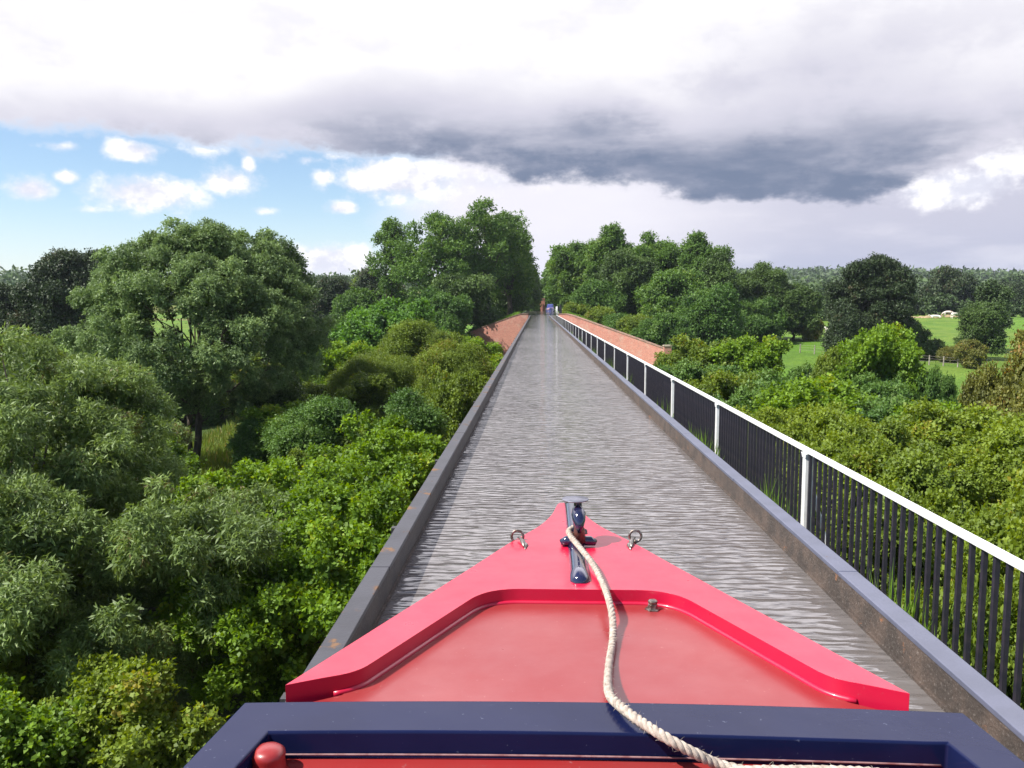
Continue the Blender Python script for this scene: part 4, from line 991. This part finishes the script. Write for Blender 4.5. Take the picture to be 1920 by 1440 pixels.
for k, (px, py, d, rz, mt, lab, gz, ly) in enumerate([
    (1755,597,196,2.9,CW,'cream cow lying down left of the grazing cattle',False,True), (1778,596,198,3.1,CF,'fawn and white cow grazing left of the white cow',True,False),
    (1791,596,194,.2,CW,'large white cow standing in the middle of the herd',False,False), (1803,597,196,2.8,CB,'dark cow right of the large white cow',True,False),
    (1817,597,200,.4,CR,'red-brown cow at the right end of the herd',True,False)]):
    x, y, z = at(px, py, d); animal('cow', lab, 'cow', (x, y, zgf(x, y)-.02), rz, 1.05, mt, gz, CG, ly)
x, y, _ = at(1567, 596, 150); animal('cow', 'pale cow half hidden at the left side of the lone dark oak', 'cow', (x-1, y, zgf(x, y)), 1.9, 1.0, CW, False, CG)
x, y, _ = at(1838, 600, 205); animal('cow', 'small pale animal by the boundary tree, right of the herd', 'cow', (x, y, zgf(x, y)), 1.2, .8, CW, False, CG)
WS = coat('fleece_white', (.75,.73,.68), (.62,.6,.55))
for k, (px, d, rz) in enumerate([(612,205,.2),(619,207,3.0),(626,203,.5),(632,206,2.7),(639,204,.1)]):
    x, y, _ = at(px, 617, d)
    animal('sheep', ['leftmost white sheep of the small flock in the left gap','second white sheep from the left in the small flock','middle white sheep of the small flock','fourth white sheep of the small flock','rightmost white sheep of the small flock, by the green tree'][k], 'sheep', (x, y, zgf(x, y)), rz, .72, WS, True, 'flock of white sheep in the field on the left')
# bare trampled earth and straw beside the cattle
m = MB(); rg = random.Random(8)
x, y, _ = at(1730, 596, 199)
for k in range(60):
    a = x+rg.uniform(-8, 8); b_ = y+rg.uniform(-2, 2); r_ = rg.uniform(.4, 1.0)
    m.lathe((a, b_, zgf(a, b_)-.05), [(r_,0),(r_*.7,.25*r_),(r_*.3,.42*r_)], 7)
tag(m.build('straw', simple('straw_litter', (.36,.27,.14), (.24,.18,.10), 3, .95), smooth=True), 'tan heap of straw spread along the ground left of the cattle', 'straw', kind='stuff')
# ------------------------------------------------------------------ haze
m = MB(); m.box(-3100, 3100, -300, 3200, -15, 75)
hm, t, out = newmat('haze'); v = t.n('ShaderNodeVolumePrincipled'); v.inputs['Color'].default_value = (.78,.86,1,1); v.inputs['Density'].default_value = .00012; v.inputs['Anisotropy'].default_value = .2
t.nt.links.new(v.outputs[0], out.inputs['Volume'])
hz = m.build('haze', hm); tag(hz, kind='stuff')
# ------------------------------------------------------------------ sky, sun
SUN_EL = R(50); SUN_AZ = R(-112)           # azimuth from +Y toward +X: left, a little behind the camera
sd = Vector((math.sin(SUN_AZ)*math.cos(SUN_EL), math.cos(SUN_AZ)*math.cos(SUN_EL), math.sin(SUN_EL)))
sl_ = bpy.data.lights.new('sun', 'SUN'); sl_.energy = 5.0; sl_.angle = R(.5); sl_.color = (1, .955, .88)
so = bpy.data.objects.new('sun', sl_); col.objects.link(so); so.rotation_euler = sd.to_track_quat('Z', 'Y').to_euler()
w = bpy.data.worlds.new('World'); scene.world = w; w.use_nodes = True; nt = w.node_tree; nt.nodes.clear(); t = NT(nt)
out = nt.nodes.new('ShaderNodeOutputWorld')
sky = t.n('ShaderNodeTexSky', sky_type='NISHITA', sun_disc=False, sun_elevation=SUN_EL, sun_rotation=SUN_AZ % (2*math.pi))
sky.air_density = 1.0; sky.dust_density = .35; sky.ozone_density = 3.2
bg1 = t.n('ShaderNodeBackground'); t.put(bg1.inputs[0], sky.outputs[0]); bg1.inputs[1].default_value = .10
dirv = t.n('ShaderNodeTexCoord').outputs['Generated']
sp = t.n('ShaderNodeSeparateXYZ'); t.put(sp.inputs[0], dirv)
az = t.m('ARCTAN2', sp.outputs[0], sp.outputs[1]); el = t.m('ARCSINE', sp.outputs[2])
def azel(px, py):
    v = ray(px, py).normalized(); return math.atan2(v.x, v.y), math.asin(v.z)
stretch = t.scaled(dirv, (1, 1, 3.6))
nA = t.noise(stretch, 3.2, 6, .55); nB = t.noise(t.scaled(dirv, (1, 1, 1.8), (3, 2, 1)), 13, 7, .62); nC = t.noise(t.scaled(dirv, (1,1,4.5), (1,5,2)), 5, 6, .58)
wob = t.m('ADD', t.m('MULTIPLY', t.m('SUBTRACT', nA, .5), .04), t.m('MULTIPLY', t.m('SUBTRACT', nB, .5), .06))
elw = t.m('ADD', el, wob); azw = t.m('ADD', az, t.m('MULTIPLY', t.m('SUBTRACT', nC, .5), .08))
def curve(pts, x):                           # pts: (px, value) -> function of azimuth
    fc = nt.nodes.new('ShaderNodeFloatCurve'); c = fc.mapping.curves[0]
    pts = [((azel(px, 400)[0]+.8)/1.6, v) for px, v in pts]
    c.points[0].location = (0, pts[0][1]); c.points[1].location = (1, pts[-1][1])
    for a, v in pts: c.points.new(a, v)
    for q in c.points: q.handle_type = 'AUTO'
    fc.mapping.use_clip = False; fc.mapping.update()
    t.put(fc.inputs['Value'], t.m('DIVIDE', t.m('ADD', x, .8), 1.6)); return fc.outputs[0]
E_ = lambda px, py: azel(px, py)[1]
# lower rim of the grey cloud deck, as elevation against azimuth
rim = curve([(x_, E_(x_, y_+8)) for x_, y_ in [(0,238),(250,245),(450,275),(620,270),(760,285),(900,308),(1000,325),(1150,330),(1280,372),(1450,376),(1620,370),(1760,330),(1920,270)]], azw)
thick = curve([(0,.045),(400,.055),(700,.085),(1000,.10),(1300,.105),(1600,.105),(1920,.08)], azw)
strength = curve([(0,.30),(300,.40),(600,.58),(900,.78),(1150,.92),(1450,1.02),(1700,.85),(1920,.45)], azw)
above = t.m('SUBTRACT', elw, rim)
darkb = t.m('MULTIPLY', t.mapr(above, -.012, .008), t.mapr(t.m('DIVIDE', above, thick), .25, 1.25, 1, 0))
darkb = t.m('MULTIPLY', darkb, strength)
darkb = t.m('MULTIPLY', darkb, t.mapr(nC, .25, .7, 1.12, .72, False))
# second, softer grey patch high on the right
a2, e2 = azel(1560, 140); q = t.m('ADD', t.m('POWER', t.m('DIVIDE', t.m('SUBTRACT', azw, a2), .17), 2), t.m('POWER', t.m('DIVIDE', t.m('SUBTRACT', elw, e2), .055), 2))
soft = t.m('MULTIPLY', t.m('EXPONENT', t.m('MULTIPLY', q, -1)), .38)
a3, e3 = azel(60, 60); q = t.m('ADD', t.m('POWER', t.m('DIVIDE', t.m('SUBTRACT', azw, a3), .10), 2), t.m('POWER', t.m('DIVIDE', t.m('SUBTRACT', elw, e3), .06), 2))
soft = t.m('ADD', soft, t.m('MULTIPLY', t.m('EXPONENT', t.m('MULTIPLY', q, -1)), .12))
dk = t.m('MINIMUM', t.m('ADD', t.m('ADD', darkb, soft), t.m('MULTIPLY', t.mapr(t.m('ADD', t.m('MULTIPLY', nA, .5), t.m('MULTIPLY', nB, .5)), .44, .62), .20)), 1.0)
white = t.mix(t.mapr(el, .33, .52), (.97,.955,.985,1), (2.7,2.6,2.8,1)); lil = (.66,.65,.75,1); slate = (.17,.215,.325,1)  # extra brightness added to unseen cloud above the view, to lift water reflections
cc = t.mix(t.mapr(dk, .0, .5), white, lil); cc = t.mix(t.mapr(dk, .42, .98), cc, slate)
deck = t.mapr(above, -.006, .014)
# overcast sheet under the rim, right of centre
under = t.m('MULTIPLY', t.mapr(t.m('ADD', azw, t.m('MULTIPLY', t.m('SUBTRACT', nB, .5), .1)), azel(640,400)[0], azel(860,400)[0]), t.mapr(el, -.02, .0))
uc = t.mix(t.mapr(azw, azel(1000,400)[0], azel(1500,400)[0]), (.78,.78,.90,1), (.44,.47,.63,1))
uc = t.mix(t.mapr(t.m('ADD', el, t.m('MULTIPLY', nC, .03)), .02, .12), uc, t.mix(t.mapr(azw, azel(1100,400)[0], azel(1600,400)[0]), (.86,.84,.92,1), (.58,.58,.70,1)))
uc = t.mix(t.m('MULTIPLY', t.mapr(nC, .45, .7), .35), uc, (.95,.93,.98,1))
# cumulus puffs
puffs = None
for px, py, rx, ry, k_ in [(250,283,48,20,1),(60,355,40,22,1),(125,332,20,12,.9),(275,362,95,34,1),(430,340,58,28,.85),(465,310,14,22,.8),(640,390,36,14,.9),(608,332,26,16,.8),(635,283,42,16,.9),(580,300,30,10,.7),
                       (620,492,95,36,1.1),(760,335,120,40,1.1),(680,345,40,20,1),(1790,352,95,34,1.1),(1885,300,50,36,1.1),(1840,340,60,26,1),(120,275,40,10,.7),(180,392,60,9,.5),(495,395,26,8,.6),(390,262,60,26,.9),(520,290,30,12,.7),(920,340,90,22,.8)]:
    a_, e_ = azel(px, py); sx = rx/FPX; sy = ry/FPX
    q = t.m('ADD', t.m('POWER', t.m('DIVIDE', t.m('SUBTRACT', az, a_), sx), 2), t.m('POWER', t.m('DIVIDE', t.m('SUBTRACT', el, e_), sy), 2))
    g_ = t.m('MULTIPLY', t.m('EXPONENT', t.m('MULTIPLY', q, -.8)), k_)
    puffs = g_ if puffs is None else t.m('MAXIMUM', puffs, g_)
nD = t.noise(t.scaled(dirv, (1, 1, 1.4)), 26, 8, .62)
pm = t.mapr(t.m('ADD', puffs, t.m('MULTIPLY', t.m('SUBTRACT', nD, .5), 1.5)), .26, .86)
pm = t.m('MULTIPLY', pm, t.mapr(puffs, .06, .25))
# thin pale streaks low on the left
streak = t.m('MULTIPLY', t.mapr(t.noise(t.scaled(dirv, (1, 1, 7)), 5, 5, .5), .42, .72), t.mapr(el, .0, .13, .85, 0))
veil = t.mapr(el, 0, .13, .34, .0)
# the rest of the sky (behind and overhead): broken fair-weather cloud
front = t.mapr(sp.outputs[1], -.1, .35); high = t.mapr(el, .68, .9, 1, 0)
deck = t.m('MULTIPLY', deck, t.m('MULTIPLY', front, high))
broken = t.m('MULTIPLY', t.mapr(nA, .50, .62), t.m('SUBTRACT', 1, t.m('MULTIPLY', front, high)))
under = t.m('MULTIPLY', under, front)
low = t.mapr(el, -.05, .0)
# compose colour & coverage
cov = veil; colr = (.80,.86,.96,1)
def over(cov, colr, m_, c_):
    nc = t.mix(m_, colr, c_); return t.m('MAXIMUM', cov, m_), nc
cov, colr = over(cov, colr, streak, (.86,.87,.95,1))
cov, colr = over(cov, colr, broken, (.36,.37,.42,1))
cov, colr = over(cov, colr, under, uc)
cov, colr = over(cov, colr, deck, cc)
pc = t.mix(t.mapr(nD, .35, .6), (.74,.75,.86,1), (1.08,1.06,1.08,1))
cov, colr = over(cov, colr, t.m('MULTIPLY', pm, t.mapr(above, -.004, .012, 1, .0)), pc)
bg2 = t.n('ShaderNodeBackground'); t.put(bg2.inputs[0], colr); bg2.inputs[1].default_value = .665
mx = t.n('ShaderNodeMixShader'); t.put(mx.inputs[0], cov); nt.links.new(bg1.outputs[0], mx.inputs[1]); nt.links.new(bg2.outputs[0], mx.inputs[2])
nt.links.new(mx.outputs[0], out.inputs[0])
w.cycles.sampling_method = 'MANUAL'; w.cycles.sample_map_resolution = 1024

scene.view_settings.view_transform = 'Standard'; scene.view_settings.look = 'None'; scene.view_settings.gamma = 1
scene.view_settings.exposure = 0.72
scene.render.resolution_x = 1024; scene.render.resolution_y = 768
try:
    scene.cycles.max_bounces = 6; scene.cycles.transparent_max_bounces = 4; scene.cycles.diffuse_bounces = 3; scene.cycles.glossy_bounces = 3; scene.cycles.transmission_bounces = 3
except Exception: pass
print('polys', sum(len(o.data.polygons) for o in bpy.data.objects if o.type == 'MESH'))
